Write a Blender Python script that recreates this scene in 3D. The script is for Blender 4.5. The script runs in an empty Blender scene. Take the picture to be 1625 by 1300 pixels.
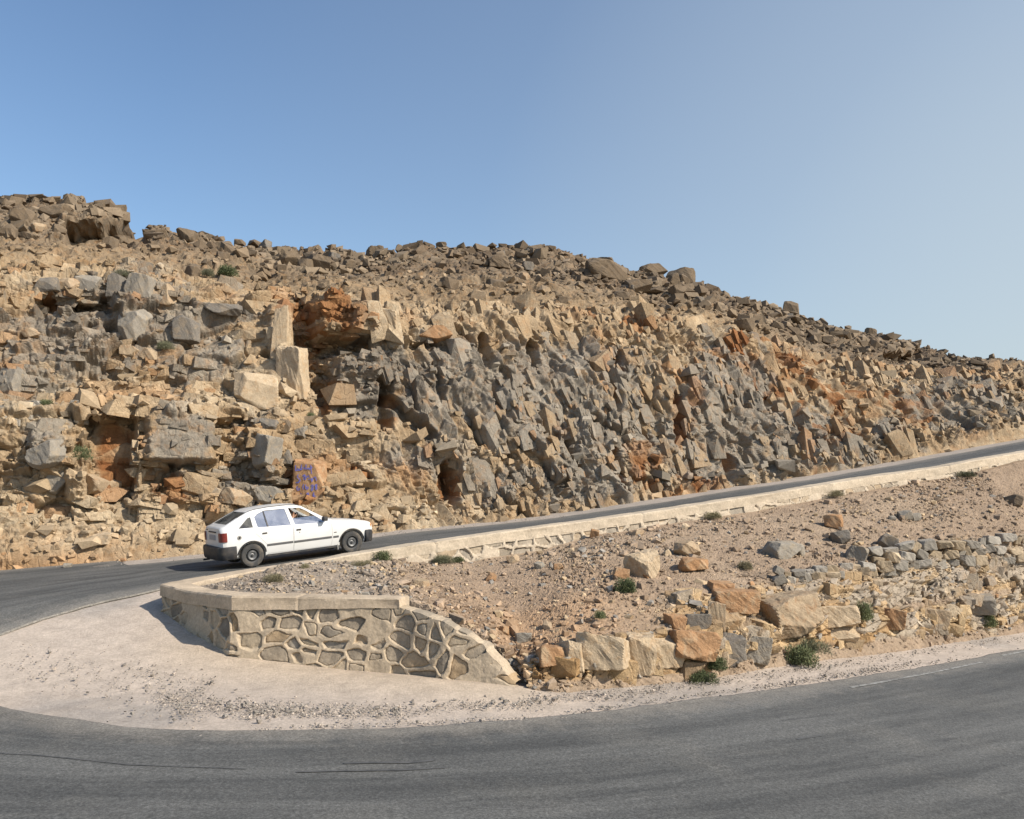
import bpy, bmesh, math, random
import numpy as np
from mathutils import Vector, Matrix

random.seed(7)
RNG = np.random.default_rng(11)
scn = bpy.context.scene
COL = scn.collection

# ------------------------------------------------------------------ camera model
F_PX, CU, CV = 1400.0, 812.5, 650.0          # focal length in photo pixels, photo 1625 x 1300
CAM_Z, HORIZON = 3.0, 768.0
PITCH = math.atan((HORIZON - CV) / F_PX)
CP, SP = math.cos(PITCH), math.sin(PITCH)


def ray(u, v):
    a = (np.asarray(u, float) - CU) / F_PX
    b = (CV - np.asarray(v, float)) / F_PX
    y = CP - SP * b
    z = SP + CP * b
    return a / y, z / y                        # dx/dy, dz/dy


def P(u, v, Y):
    dx, dz = ray(u, v)
    return np.stack([dx * Y, np.asarray(Y, float) + 0 * dx, CAM_Z + dz * Y], -1)


HEAD = math.radians(25.0)
DIR = np.array([math.cos(HEAD), math.sin(HEAD)])       # uphill along the upper road
NRM = np.array([-DIR[1], DIR[0]])                      # across the road, towards the cliff
P0 = P(468, 893, 20.4)


def tq(x, y):
    dx, dy = np.asarray(x) - P0[0], np.asarray(y) - P0[1]
    return dx * DIR[0] + dy * DIR[1], dx * NRM[0] + dy * NRM[1]


def xy(t, q):
    return P0[0] + t * DIR[0] + q * NRM[0], P0[1] + t * DIR[1] + q * NRM[1]


def PL(u, v, q):
    """point seen at (u,v) on the vertical plane running along the road at distance q from the kerb wall"""
    dx, dz = ray(u, v)
    q = np.asarray(q, float)
    Y = (q + P0[0] * NRM[0] + P0[1] * NRM[1]) / (dx * NRM[0] + NRM[1])
    return np.stack([dx * Y, Y, CAM_Z + dz * Y], -1)


# ------------------------------------------------------------------ numpy noise
def _hash(ix, iy, seed):
    h = (ix.astype(np.int64) * 374761393 + iy.astype(np.int64) * 668265263 + seed * 2147483647 + 974711) & 0xFFFFFFFF
    h = ((h ^ (h >> 13)) * 1274126177) & 0xFFFFFFFF
    h = h ^ (h >> 16)
    h = (h * 2246822519) & 0xFFFFFFFF
    h = h ^ (h >> 15)
    return (h & 0xFFFFFF).astype(np.float32) / 16777216.0


def vnoise(x, y, seed=0):
    xi, yi = np.floor(x), np.floor(y)
    fx, fy = (x - xi).astype(np.float32), (y - yi).astype(np.float32)
    fx, fy = fx * fx * fx * (fx * (fx * 6 - 15) + 10), fy * fy * fy * (fy * (fy * 6 - 15) + 10)
    a, b = _hash(xi, yi, seed), _hash(xi + 1, yi, seed)
    c, d = _hash(xi, yi + 1, seed), _hash(xi + 1, yi + 1, seed)
    return ((a + (b - a) * fx) * (1 - fy) + (c + (d - c) * fx) * fy) * 2 - 1


def fbm(x, y, seed=0, octv=4, gain=0.5):
    s, a, n = 0, 1.0, 0
    for o in range(octv):
        s = s + a * vnoise(x * 2 ** o + 17.3 * o, y * 2 ** o - 9.1 * o, seed + o)
        n += a
        a *= gain
    return s / n


def voro(x, y, seed=0, jit=0.95, boxy=False):
    """returns F1, F2, cell random a,b,c and offset from the cell centre"""
    x, y = x.astype(np.float32), y.astype(np.float32)
    xi, yi = np.floor(x), np.floor(y)
    f1 = np.full(x.shape, 9.0, np.float32)
    f2 = f1.copy()
    bx, by = np.zeros_like(f1), np.zeros_like(f1)
    ox, oy = np.zeros_like(f1), np.zeros_like(f1)
    for dx in (-1, 0, 1):
        for dy in (-1, 0, 1):
            cx, cy = xi + dx, yi + dy
            px = cx + 0.5 + jit * (_hash(cx, cy, seed) - 0.5)
            py = cy + 0.5 + jit * (_hash(cx, cy, seed + 101) - 0.5)
            rx, ry = x - px, y - py
            d = np.sqrt(rx ** 4 + ry ** 4) if boxy else rx * rx + ry * ry
            m = d < f1
            f2 = np.where(m, f1, np.minimum(f2, d))
            f1 = np.where(m, d, f1)
            bx, by = np.where(m, cx, bx), np.where(m, cy, by)
            ox, oy = np.where(m, rx, ox), np.where(m, ry, oy)
    r = [_hash(bx, by, seed + k) for k in (201, 301, 401, 501)]
    return np.sqrt(f1), np.sqrt(f2), r, ox, oy


def facets(x, y, seed, tilt=0.5, jit=0.95, groove=0.0, boxy=False):
    """broken rock: every cell is a tilted flat facet with its own offset"""
    f1, f2, r, ox, oy = voro(x, y, seed, jit, boxy)
    h = (r[0] - 0.5) + tilt * ((r[1] - 0.38) * 2 * ox + (r[2] - 0.5) * 2 * oy)
    if groove:
        h = h - groove * np.clip(1 - (f2 - f1) / 0.10, 0, 1)
    return h, r, f2 - f1


def sstep(a, b, x):
    t = np.clip((np.asarray(x, float) - a) / (b - a), 0, 1)
    return t * t * (3 - 2 * t)


def lerp(a, b, t):
    return a + (b - a) * t


def smooth1(a, n, axis=0):
    k = np.hanning(2 * n + 3)[1:-1]
    k /= k.sum()
    pad = [(n, n) if i == axis else (0, 0) for i in range(a.ndim)]
    ap = np.pad(a, pad, mode='edge')
    out = np.zeros(a.shape, float)
    m = a.shape[axis]
    for i, w in enumerate(k):
        out += w * (ap[i:i + m] if axis == 0 else ap[:, i:i + m])
    return out


# ------------------------------------------------------------------ object helpers
def tag(o, label=None, cat=None, group=None, kind=None):
    if label: o['label'] = label
    if cat: o['category'] = cat
    if group: o['group'] = group
    if kind: o['kind'] = kind
    return o


def empty(name, loc=(0, 0, 0), rz=0.0):
    o = bpy.data.objects.new(name, None)
    COL.objects.link(o)
    o.location = loc
    o.rotation_euler = (0, 0, rz)
    o.empty_display_size = 0.2
    return o


def mesh_np(name, V, Fc, mat=None, col=None, parent=None, smooth=False, attrs=None):
    me = bpy.data.meshes.new(name)
    V = np.ascontiguousarray(V, np.float32).reshape(-1, 3)
    Fc = np.ascontiguousarray(Fc, np.int32)
    n = Fc.shape[1]
    me.vertices.add(len(V))
    me.vertices.foreach_set('co', V.ravel())
    me.loops.add(Fc.size)
    me.loops.foreach_set('vertex_index', Fc.ravel())
    me.polygons.add(len(Fc))
    me.polygons.foreach_set('loop_start', np.arange(0, Fc.size, n, dtype=np.int32))
    try:
        me.polygons.foreach_set('loop_total', np.full(len(Fc), n, np.int32))
    except Exception:
        pass
    me.update(calc_edges=True)
    if col is not None:
        c4 = np.ones((len(V), 4), np.float32)
        c4[:, :3] = np.clip(np.asarray(col).reshape(-1, 3), 0.002, 0.95)
        a = me.color_attributes.new('Col', 'FLOAT_COLOR', 'POINT')
        a.data.foreach_set('color', c4.ravel())
    for k, val in (attrs or {}).items():
        a = me.attributes.new(k, 'FLOAT_VECTOR', 'POINT')
        a.data.foreach_set('vector', np.ascontiguousarray(val, np.float32).ravel())
    me.polygons.foreach_set('use_smooth', np.full(len(Fc), smooth, bool))
    if mat: me.materials.append(mat)
    o = bpy.data.objects.new(name, me)
    COL.objects.link(o)
    if parent: o.parent = parent
    return o


def grid_faces(nr, nc, mask=None, flip=False):
    i = np.arange(nr * nc).reshape(nr, nc)
    f = np.stack([i[:-1, :-1], i[:-1, 1:], i[1:, 1:], i[1:, :-1]], -1)
    if mask is not None:
        f = f[mask]
    f = f.reshape(-1, 4)
    return f[:, ::-1] if flip else f


def obj_bm(name, bm, mat, parent=None, smooth=False):
    me = bpy.data.meshes.new(name)
    bm.to_mesh(me)
    bm.free()
    if mat: me.materials.append(mat)
    me.polygons.foreach_set('use_smooth', [smooth] * len(me.polygons))
    o = bpy.data.objects.new(name, me)
    COL.objects.link(o)
    if parent: o.parent = parent
    return o


def grid_normals(S):
    du = np.gradient(S, axis=1)
    dv = np.gradient(S, axis=0)
    n = np.cross(du, dv)
    n /= np.linalg.norm(n, axis=-1, keepdims=True) + 1e-9
    return n


# ------------------------------------------------------------------ materials
def new_mat(name):
    m = bpy.data.materials.new(name)
    m.use_nodes = True
    nt = m.node_tree
    return m, nt, nt.nodes['Principled BSDF']


def nd(nt, typ, **kw):
    n = nt.nodes.new(typ)
    for k, v in kw.items():
        if hasattr(n, k) and k not in n.inputs:
            setattr(n, k, v)
        else:
            n.inputs[k].default_value = v
    return n


def mixc(nt, fac, a, b, mode='MIX'):
    n = nt.nodes.new('ShaderNodeMix')
    n.data_type = 'RGBA'
    n.blend_type = mode
    for sock, val in ((n.inputs[0], fac), (n.inputs[6], a), (n.inputs[7], b)):
        if hasattr(val, 'is_linked'):
            nt.links.new(val, sock)
        elif isinstance(val, (tuple, list)):
            sock.default_value = (*val[:3], 1)
        else:
            sock.default_value = val
    return n.outputs[2]


def ramp(nt, src, pts):
    r = nt.nodes.new('ShaderNodeValToRGB')
    el = r.color_ramp.elements
    while len(el) < len(pts):
        el.new(0.5)
    for e, (p, c) in zip(el, pts):
        e.position = p
        e.color = (c, c, c, 1) if not isinstance(c, (tuple, list)) else (*c, 1)
    nt.links.new(src, r.inputs[0])
    return r.outputs[0]


def noise(nt, vec, scale, detail=4, rough=0.6, dist=0.0):
    n = nd(nt, 'ShaderNodeTexNoise', Scale=scale, Detail=detail, Roughness=rough, Distortion=dist)
    nt.links.new(vec, n.inputs['Vector'])
    return n.outputs['Fac']


def bump(nt, bsdf, height, strength, dist):
    b = nd(nt, 'ShaderNodeBump', Strength=strength, Distance=dist)
    nt.links.new(height, b.inputs['Height'])
    nt.links.new(b.outputs[0], bsdf.inputs['Normal'])


def rock_mat(name, base=None, var=0.35, bumpd=0.03, spot=None, scale=1.0, cracks=False, spotk=0.75):
    """weathered rock; base colour from the Col attribute when base is None"""
    m, nt, b = new_mat(name)
    tc = nt.nodes.new('ShaderNodeTexCoord')
    if base is None:
        at = nd(nt, 'ShaderNodeAttribute', attribute_name='Col')
        c = at.outputs['Color']
    else:
        rgb = nd(nt, 'ShaderNodeRGB')
        rgb.outputs[0].default_value = (*base, 1)
        c = rgb.outputs[0]
    geo = nt.nodes.new('ShaderNodeNewGeometry')
    pos = geo.outputs['Position']
    n1 = noise(nt, pos, 1.7 * scale, 8, 0.68, 0.3)
    n2 = noise(nt, pos, 14 * scale, 6, 0.7)
    v1 = ramp(nt, n1, [(0.25, 1 - var), (0.75, 1 + var)])
    c = mixc(nt, 1.0, c, v1, 'MULTIPLY')
    v2 = ramp(nt, n2, [(0.3, 0.78), (0.7, 1.2)])
    c = mixc(nt, 1.0, c, v2, 'MULTIPLY')
    if spot:
        f = ramp(nt, noise(nt, pos, 3.1 * scale, 6, 0.65, 0.6), [(0.5, 0.0), (0.68, spotk)])
        c = mixc(nt, f, c, spot)
    nt.links.new(c, b.inputs['Base Color'])
    b.inputs['Roughness'].default_value = 0.92
    b.inputs['Specular IOR Level'].default_value = 0.15
    crack = None
    if cracks:
        mp_ = nd(nt, 'ShaderNodeMapping')
        mp_.inputs['Rotation'].default_value = (0.25, 0.30, -HEAD)
        mp_.inputs['Scale'].default_value = (2.6, 2.6, 1.5)
        wv = nt.nodes.new('ShaderNodeVectorMath'); wv.operation = 'ADD'
        wn = nd(nt, 'ShaderNodeTexNoise', Scale=2.2, Detail=3)
        nt.links.new(pos, wn.inputs['Vector'])
        ws_ = nt.nodes.new('ShaderNodeVectorMath'); ws_.operation = 'SCALE'; ws_.inputs['Scale'].default_value = 0.25
        nt.links.new(wn.outputs['Color'], ws_.inputs[0])
        nt.links.new(pos, wv.inputs[0]); nt.links.new(ws_.outputs[0], wv.inputs[1])
        nt.links.new(wv.outputs[0], mp_.inputs['Vector'])
        vo = nd(nt, 'ShaderNodeTexVoronoi', feature='DISTANCE_TO_EDGE', Scale=1.0)
        nt.links.new(mp_.outputs[0], vo.inputs['Vector'])
        vo2 = nd(nt, 'ShaderNodeTexVoronoi', feature='F1', Scale=3.1)
        nt.links.new(mp_.outputs[0], vo2.inputs['Vector'])
        crack = nd(nt, 'ShaderNodeMath', operation='ADD')
        nt.links.new(ramp(nt, vo.outputs['Distance'], [(0.0, 0.0), (0.05, 1.0)]), crack.inputs[0])
        nt.links.new(vo2.outputs['Distance'], crack.inputs[1])
    h = nd(nt, 'ShaderNodeMath', operation='ADD')
    nt.links.new(noise(nt, pos, 22 * scale, 8, 0.72), h.inputs[0])
    nt.links.new(n1, h.inputs[1])
    hh = h.outputs[0]
    if crack:
        h2 = nd(nt, 'ShaderNodeMath', operation='MULTIPLY_ADD')
        nt.links.new(crack.outputs[0], h2.inputs[0]); h2.inputs[1].default_value = 0.35
        nt.links.new(hh, h2.inputs[2]); hh = h2.outputs[0]
    bump(nt, b, hh, 0.9, bumpd)
    return m


def plain(name, c, rough=0.5, metal=0.0, spec=0.5, coat=0.0, dirt=0.0, bumpd=0.0, nscale=8.0):
    m, nt, b = new_mat(name)
    geo = nt.nodes.new('ShaderNodeTexCoord')
    n = noise(nt, geo.outputs['Object'], nscale, 6, 0.65)
    col = mixc(nt, ramp(nt, n, [(0.35, 0.0), (0.75, 1.0)]), tuple(x * (1 - 0.25 * dirt) for x in c), c)
    if dirt:
        n2 = noise(nt, geo.outputs['Object'], nscale * 0.3, 5, 0.6, 0.4)
        col = mixc(nt, ramp(nt, n2, [(0.45, 0.0), (0.8, dirt)]), col, (0.36, 0.28, 0.19))
    nt.links.new(col, b.inputs['Base Color'])
    r = ramp(nt, n, [(0.3, max(rough - 0.08, 0.02)), (0.7, min(rough + 0.12, 1))])
    nt.links.new(r, b.inputs['Roughness'])
    b.inputs['Metallic'].default_value = metal
    b.inputs['Specular IOR Level'].default_value = spec
    b.inputs['Coat Weight'].default_value = coat
    if bumpd:
        bump(nt, b, n, 0.5, bumpd)
    return m


ROCK = rock_mat('weathered_rock', bumpd=0.05, cracks=True, spot=(0.30, 0.165, 0.07), spotk=0.5, scale=1.0)
RUBBLE = rock_mat('loose_stone', bumpd=0.012, var=0.2)
SOIL = rock_mat('stony_soil', bumpd=0.02, var=0.22, scale=1.6)
MASONRY = rock_mat('mortared_stone', bumpd=0.008, var=0.2, scale=1.5)

TAN, CREAM, ORANGE, RUST, GREY, DKGREY, BROWN, GBROWN = [np.array(c, np.float32) for c in (
    (0.39, 0.278, 0.165), (0.51, 0.40, 0.265), (0.36, 0.19, 0.085), (0.27, 0.115, 0.045),
    (0.300, 0.260, 0.205), (0.190, 0.166, 0.135), (0.155, 0.112, 0.074), (0.255, 0.195, 0.132))]

# ------------------------------------------------------------------ heights of the ground
COPING_PX = [(468, 893), (591, 871), (700, 855), (769, 845), (900, 828), (1000, 814), (1100, 799), (1225, 780),
             (1348, 759), (1471, 742), (1545, 728), (1625, 715), (1800, 681), (2100, 625)]
cop = np.array([PL(u, v, 0.0) for u, v in COPING_PX])
cop_t = tq(cop[:, 0], cop[:, 1])[0]
_tt = np.linspace(-60, 90, 1501)
_anch_t = np.concatenate([[-60, -25, -14, -8, -4.0, -0.77, 1.72], cop_t[3:], [cop_t[-1] + 40]])
_anch_z = np.concatenate([[0.0, 0.18, 0.38, 0.60, 0.80, 1.01, 1.236], cop[3:, 2] - np.interp(cop_t[3:], [3, 9, 20], [0.2, 0.40, 0.42]), [cop[-1, 2] - 0.42 + 5.2]])
_gz = smooth1(np.interp(_tt, _anch_t, _anch_z), 12)
_cz = smooth1(np.interp(_tt, np.concatenate([[-60], cop_t, [cop_t[-1] + 40]]),
                        np.concatenate([[cop[0, 2]], cop[:, 2], [cop[-1, 2] + 5.2]])), 8)


def road_z(t):
    return np.interp(t, _tt, _gz)


def coping_z(t):
    return np.interp(t, _tt, _cz)


def low_z(x, y):
    s = np.asarray(x, float) + 2.0
    return -0.058 * 0.5 * (s + np.sqrt(s * s + 4.0)) * sstep(-60, -10, s * 0 + s + 0.0)


def G(x, y):
    t, q = tq(x, y)
    k = sstep(-1.5, 4.5, t)
    a, b = lerp(-6.5, -0.45, k), lerp(-0.3, -0.06, k)
    w = np.clip((q - a) / (b - a), 0, 1)
    w = w * w * (3 - 2 * w)
    return low_z(x, y) * (1 - w) + road_z(t) * w


def hitG(u, v):
    dx, dz = ray(u, v)
    z = 0.0
    for _ in range(60):
        Y = (z - CAM_Z) / dz
        z = 0.5 * z + 0.5 * float(G(dx * Y, Y))
    return np.array([dx * Y, Y, z])


def hit_low(u, v):
    dx, dz = ray(u, v)
    z = 0.0
    for _ in range(60):
        Y = (z - CAM_Z) / dz
        z = 0.5 * z + 0.5 * float(low_z(dx * Y, Y))
    return np.array([dx * Y, Y, z])


def resample(pts, step):
    pts = np.asarray(pts, float)
    d = np.concatenate([[0], np.cumsum(np.linalg.norm(np.diff(pts[:, :2], axis=0), axis=1))])
    n = max(int(d[-1] / step), 2)
    s = np.linspace(0, d[-1], n + 1)
    return np.stack([np.interp(s, d, pts[:, k]) for k in range(pts.shape[1])], -1), s


# ------------------------------------------------------------------ ground sheet (dusty shoulders)
def axis_pts(lo, hi, flo, fhi, fine, coarse):
    a = list(np.arange(flo, fhi + 1e-6, fine))
    x, s = flo, fine
    while x > lo:
        s = min(s * 1.35, coarse); x -= s; a.insert(0, x)
    x, s = fhi, fine
    while x < hi:
        s = min(s * 1.35, coarse); x += s; a.append(x)
    return np.array(a)


gx = axis_pts(-500, 500, -17, 30, 0.12, 40)
gy = axis_pts(-500, 160, 5, 36, 0.12, 40)
GX, GY = np.meshgrid(gx, gy)
GZ = G(GX, GY) - 0.015
near = np.exp(-((GX + 2) ** 2 + (GY - 14) ** 2) / 900)
GZ = GZ + near * (0.025 * fbm(GX * 0.6, GY * 0.6, 5, 3) + 0.012 * fbm(GX * 3, GY * 3, 8, 3)) - 0.02
# sandy apron heaped against the foot of the retaining wall
ap = np.array([hit_low(u, v) for u, v in ((330, 1050), (450, 1066), (560, 1078), (690, 1088), (790, 1096))])
dmin = np.full(GX.shape, 99.0)
for a, b in zip(ap[:-1], ap[1:]):
    ab = b[:2] - a[:2]
    k = np.clip(((GX - a[0]) * ab[0] + (GY - a[1]) * ab[1]) / (ab @ ab), 0, 1)
    dmin = np.minimum(dmin, np.hypot(GX - a[0] - k * ab[0], GY - a[1] - k * ab[1]))
GZ = GZ + 0.09 * np.exp(-(dmin / 0.7) ** 2)
t_, q_ = tq(GX, GY)
n1 = fbm(GX * 0.35, GY * 0.35, 31, 5)
n2 = fbm(GX * 1.6, GY * 1.6, 37, 4)
DUST = np.array((0.45, 0.375, 0.305), np.float32)
DUSTG = np.array((0.33, 0.29, 0.25), np.float32)
SAND = np.array((0.47, 0.375, 0.275), np.float32)
gc = lerp(DUST, DUSTG, (sstep(0.05, 0.5, n1 + 0.35 * n2) * 0.75)[..., None])
gc = lerp(gc, SAND, (np.exp(-(dmin / 0.9) ** 2) * 0.85)[..., None])
gc = lerp(gc, DUSTG * 0.95, (sstep(1.0, 4.0, q_) * sstep(-14, -4, t_) * 0.6)[..., None])
ground = mesh_np('ground', np.stack([GX, GY, GZ], -1), grid_faces(*GX.shape), SOIL, gc, smooth=True)
tag(ground, 'pale dusty dirt shoulder wrapping the hairpin bend', None, kind='structure')

# ------------------------------------------------------------------ road
m, nt, b = new_mat('worn_asphalt')
at = nd(nt, 'ShaderNodeAttribute', attribute_name='lane')
geo = nt.nodes.new('ShaderNodeNewGeometry')
mp = nd(nt, 'ShaderNodeMapping')
mp.inputs['Scale'].default_value = (0.10, 1.5, 1.0)
nt.links.new(at.outputs['Vector'], mp.inputs['Vector'])
streak = noise(nt, mp.outputs[0], 1.6, 7, 0.62, 0.25)
mp2 = nd(nt, 'ShaderNodeMapping')
mp2.inputs['Scale'].default_value = (0.35, 5.0, 1.0)
nt.links.new(at.outputs['Vector'], mp2.inputs['Vector'])
streak2 = noise(nt, mp2.outputs[0], 1.0, 5, 0.6, 0.4)
sep = nt.nodes.new('ShaderNodeSeparateXYZ')
nt.links.new(at.outputs['Vector'], sep.inputs[0])
pos = geo.outputs['Position']
blot = noise(nt, pos, 0.5, 6, 0.65, 0.4)
c = mixc(nt, ramp(nt, streak, [(0.36, 0.0), (0.62, 1.0)]), (0.062, 0.062, 0.059), (0.112, 0.110, 0.102))
c = mixc(nt, ramp(nt, streak2, [(0.63, 0.0), (0.72, 0.6)]), c, (0.040, 0.040, 0.040))
c = mixc(nt, ramp(nt, blot, [(0.5, 0.0), (0.8, 0.45)]), c, (0.175, 0.162, 0.138))
edge = nd(nt, 'ShaderNodeMath', operation='ADD')
nt.links.new(sep.outputs[2], edge.inputs[0])
e2 = nd(nt, 'ShaderNodeMath', operation='MULTIPLY_ADD')
nt.links.new(noise(nt, pos, 2.2, 7, 0.7), e2.inputs[0])
e2.inputs[1].default_value = 1.6
e2.inputs[2].default_value = -0.8
nt.links.new(e2.outputs[0], edge.inputs[1])
c = mixc(nt, ramp(nt, edge.outputs[0], [(0.0, 0.62), (0.75, 0.0)]), c, (0.23, 0.205, 0.17))
agg = noise(nt, pos, 34, 4, 0.85)
c = mixc(nt, 1.0, c, ramp(nt, agg, [(0.3, 0.62), (0.5, 1.0), (0.70, 1.55)]), 'MULTIPLY')
agg2 = noise(nt, pos, 17, 3, 0.8)
c = mixc(nt, 1.0, c, ramp(nt, agg2, [(0.3, 0.8), (0.72, 1.25)]), 'MULTIPLY')
nt.links.new(c, b.inputs['Base Color'])
b.inputs['Roughness'].default_value = 0.85
b.inputs['Specular IOR Level'].default_value = 0.25
bump(nt, b, agg, 0.6, 0.01)
ASPHALT = m

inner_px = [(2300, 925), (1900, 985), (1625, 1030), (1400, 1070), (1200, 1097), (1000, 1126), (800, 1146), (600, 1158), (400, 1161),
            (250, 1158), (150, 1150), (60, 1135), (0, 1122), (-90, 1095), (-130, 1062), (-70, 1030), (0, 1008), (60, 987),
            (120, 966), (180, 951), (240, 940)]
inner = np.array([hitG(u, v)[:2] for u, v in inner_px])
ti = np.array([-1.5, 1, 4, 8, 13, 20, 30, 45, 70])
tail_i = np.stack(xy(ti, np.full(len(ti), 0.12)), -1)
inner = np.concatenate([inner, tail_i])
outer = [(26, 6.5), (15, 3.0), (8, 1.6), (0, 1.0), (-8, 1.4), (-14, 3.0), (-20, 6.5), (-23.5, 11), (-23, 15.5), (-19.5, 19.2)]
of = [hitG(u, v)[:2] for u, v in ((0, 906), (110, 897), (200, 889))]
to = np.array([-4.5, 0, 4, 8, 13, 20, 30, 45, 70])
qo = np.array([5.2, 5.2, 5.3, 5.4, 5.4, 5.5, 5.6, 5.6, 5.6])
outer = np.concatenate([np.array(outer), np.array(of), np.stack(xy(to, qo), -1)])
# matched stations along both edges
NS = 2600


def by_frac(pts, keys_in, n):
    pts, s = resample(pts, 0.02)
    return pts, s / s[-1]


# pair the two edges by hand-picked stations, then resample between them
ik, ok = [0, 2, 4, 6, 8, 10, 12, 13, 14, 15, 16, 18, 20, 22, 23, 24, 25, 26, 27, 28, 29], \
         [0, 1, 2, 3, 4, 5, 6, 7, 8, 9, 10, 11, 12, 13, 15, 16, 17, 18, 19, 20, 21]


def dense(pts, keys, per):
    out = []
    for a, b_ in zip(keys[:-1], keys[1:]):
        seg, _ = resample(pts[a:b_ + 1], 0.05)
        s = np.linspace(0, len(seg) - 1, per, endpoint=False)
        out.append(np.stack([np.interp(s, np.arange(len(seg)), seg[:, k]) for k in (0, 1)], -1))
    out.append(pts[keys[-1]][None])
    return np.concatenate(out)


PER = 130
ie, oe = dense(inner, ik, PER), dense(outer, ok, PER)
ie, oe = smooth1(ie, 60), smooth1(oe, 60)
al = np.concatenate([[0], np.cumsum(np.linalg.norm(np.diff((ie + oe) / 2, axis=0), axis=1))])
wid = np.linalg.norm(oe - ie, axis=1)
ali = np.concatenate([[0], np.cumsum(np.linalg.norm(np.diff(ie, axis=0), axis=1))])
rag_i = 0.10 * fbm(ali * 0.9, ali * 0, 71, 5, 0.6)
rag_o = 0.12 * fbm(al * 0.9, al * 0, 72, 5, 0.6)
rag_i *= 1 - sstep(-1.5, 1.0, tq(ie[:, 0], ie[:, 1])[0]) * sstep(-3, -0.5, tq(ie[:, 0], ie[:, 1])[1]) * 0.9
NC = 60
fr = np.linspace(0, 1, NC)
fr = 0.5 - 0.5 * np.cos(np.pi * fr) * (0.6 + 0.4 * np.abs(np.cos(np.pi * fr)))
fr[0], fr[-1] = 0, 1
a0 = rag_i / wid
a1 = 1 - rag_o / wid
ff = a0[:, None] + (a1 - a0)[:, None] * fr[None]
RX = ie[:, 0][:, None] + (oe - ie)[:, 0][:, None] * ff
RY = ie[:, 1][:, None] + (oe - ie)[:, 1][:, None] * ff
RZ = G(RX, RY) + 0.012 + 0.006 * fbm(RX * 0.5, RY * 0.5, 73, 2)
# thin broken rim of the asphalt mat
RZ[:, 0] -= 0.03; RZ[:, -1] -= 0.03
dist = np.minimum(ff, 1 - ff) * wid[:, None]
lane = np.stack([np.repeat(al[:, None], NC, 1), ff * 6.5, dist / 1.1], -1)
road = mesh_np('road', np.stack([RX, RY, RZ], -1), grid_faces(*RX.shape), ASPHALT, attrs={'lane': lane}, smooth=True)
tag(road, 'worn grey asphalt road turning through a hairpin bend', None, kind='structure')

# faded edge line
m, nt, b = new_mat('faded_road_paint')
geo = nt.nodes.new('ShaderNodeNewGeometry')
c = mixc(nt, ramp(nt, noise(nt, geo.outputs['Position'], 9, 6, 0.75), [(0.40, 0.0), (0.62, 1.0)]), (0.105, 0.10, 0.09), (0.34, 0.33, 0.30))
nt.links.new(c, b.inputs['Base Color'])
b.inputs['Roughness'].default_value = 0.8
PAINT = m


def line_strip(name, px, w):
    c_ = np.array([hit_low(u, v)[:2] for u, v in px])
    c_, s = resample(c_, 0.1)
    d = np.gradient(c_, axis=0)
    d /= np.linalg.norm(d, axis=1, keepdims=True)
    nn = np.stack([-d[:, 1], d[:, 0]], -1)
    ww = w * (0.75 + 0.25 * fbm(s * 2, s * 0, 3, 3))[:, None]
    A, B = c_ + nn * ww / 2, c_ - nn * ww / 2
    V = np.stack([np.concatenate([p, (G(p[:, 0], p[:, 1]) + 0.021)[:, None]], -1) for p in (A, B)], 1)
    return mesh_np(name, V, grid_faces(len(c_), 2), PAINT)


tag(line_strip('road_marking', [(1350, 1093), (1400, 1084), (1480, 1069), (1560, 1052)], 0.09),
    'faded white edge line on the lower road', None, kind='structure')
tag(line_strip('road_marking', [(1590, 1042), (1700, 1020), (1900, 993)], 0.09),
    'short faded white edge line at the far right of the lower road', None, kind='structure')

m, nt, b = new_mat('dark_tar_seam')
b.inputs['Base Color'].default_value = (0.032, 0.032, 0.032, 1)
geo = nt.nodes.new('ShaderNodeNewGeometry')
nt.links.new(mixc(nt, ramp(nt, noise(nt, geo.outputs['Position'], 5, 6, 0.75), [(0.40, 0.0), (0.58, 1.0)]), (0.052, 0.052, 0.050), (0.090, 0.088, 0.083)), b.inputs['Base Color'])
b.inputs['Roughness'].default_value = 0.8
PAINT_, PAINT = PAINT, m
for px_, w_, lab_ in (([(-40, 1196), (60, 1201), (130, 1208), (200, 1216), (280, 1219), (390, 1223)], 0.024, 'long thin dark crack in the lower road at the left'),
                      ([(545, 1214), (600, 1213), (655, 1213), (690, 1209)], 0.07, 'short dark skid mark in the middle of the lower road'),
                      ([(470, 1228), (560, 1226), (640, 1225), (710, 1221)], 0.05, 'thin dark skid mark below the shorter one'),
                      ([(1265, 1176), (1285, 1172), (1305, 1169)], 0.08, 'dark tar spot stretched along the right part of the lower road')):
    tag(line_strip('road_marking', px_, w_), lab_, None, kind='structure')
PAINT = PAINT_

# ------------------------------------------------------------------ cliff and hill
US = np.arange(-420, 2080, 1.45)
SKY = np.array([(-420, 330), (-100, 322), (0, 322), (80, 320), (160, 332), (200, 344), (235, 358), (300, 366), (350, 382), (400, 394),
                (480, 398), (560, 397), (640, 396), (700, 393), (780, 398), (850, 400), (910, 407), (960, 420), (1000, 434),
                (1050, 446), (1100, 456), (1150, 472), (1200, 486), (1240, 498), (1270, 512), (1320, 522), (1400, 538), (1450, 556),
                (1500, 566), (1560, 570), (1625, 576), (1750, 588), (2080, 606)], float)
FOOT = np.array([(-420, 935), (-200, 912), (0, 894), (150, 880), (340, 864), (600, 845), (700, 833), (800, 823), (900, 812), (1000, 800),
                 (1100, 786), (1200, 771), (1300, 754), (1400, 733), (1500, 709), (1625, 677), (1750, 645), (2080, 580)], float)


def tab(us, pts):
    pts = np.asarray(pts, float)
    return np.interp(us, pts[:, 0], pts[:, 1])


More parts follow.
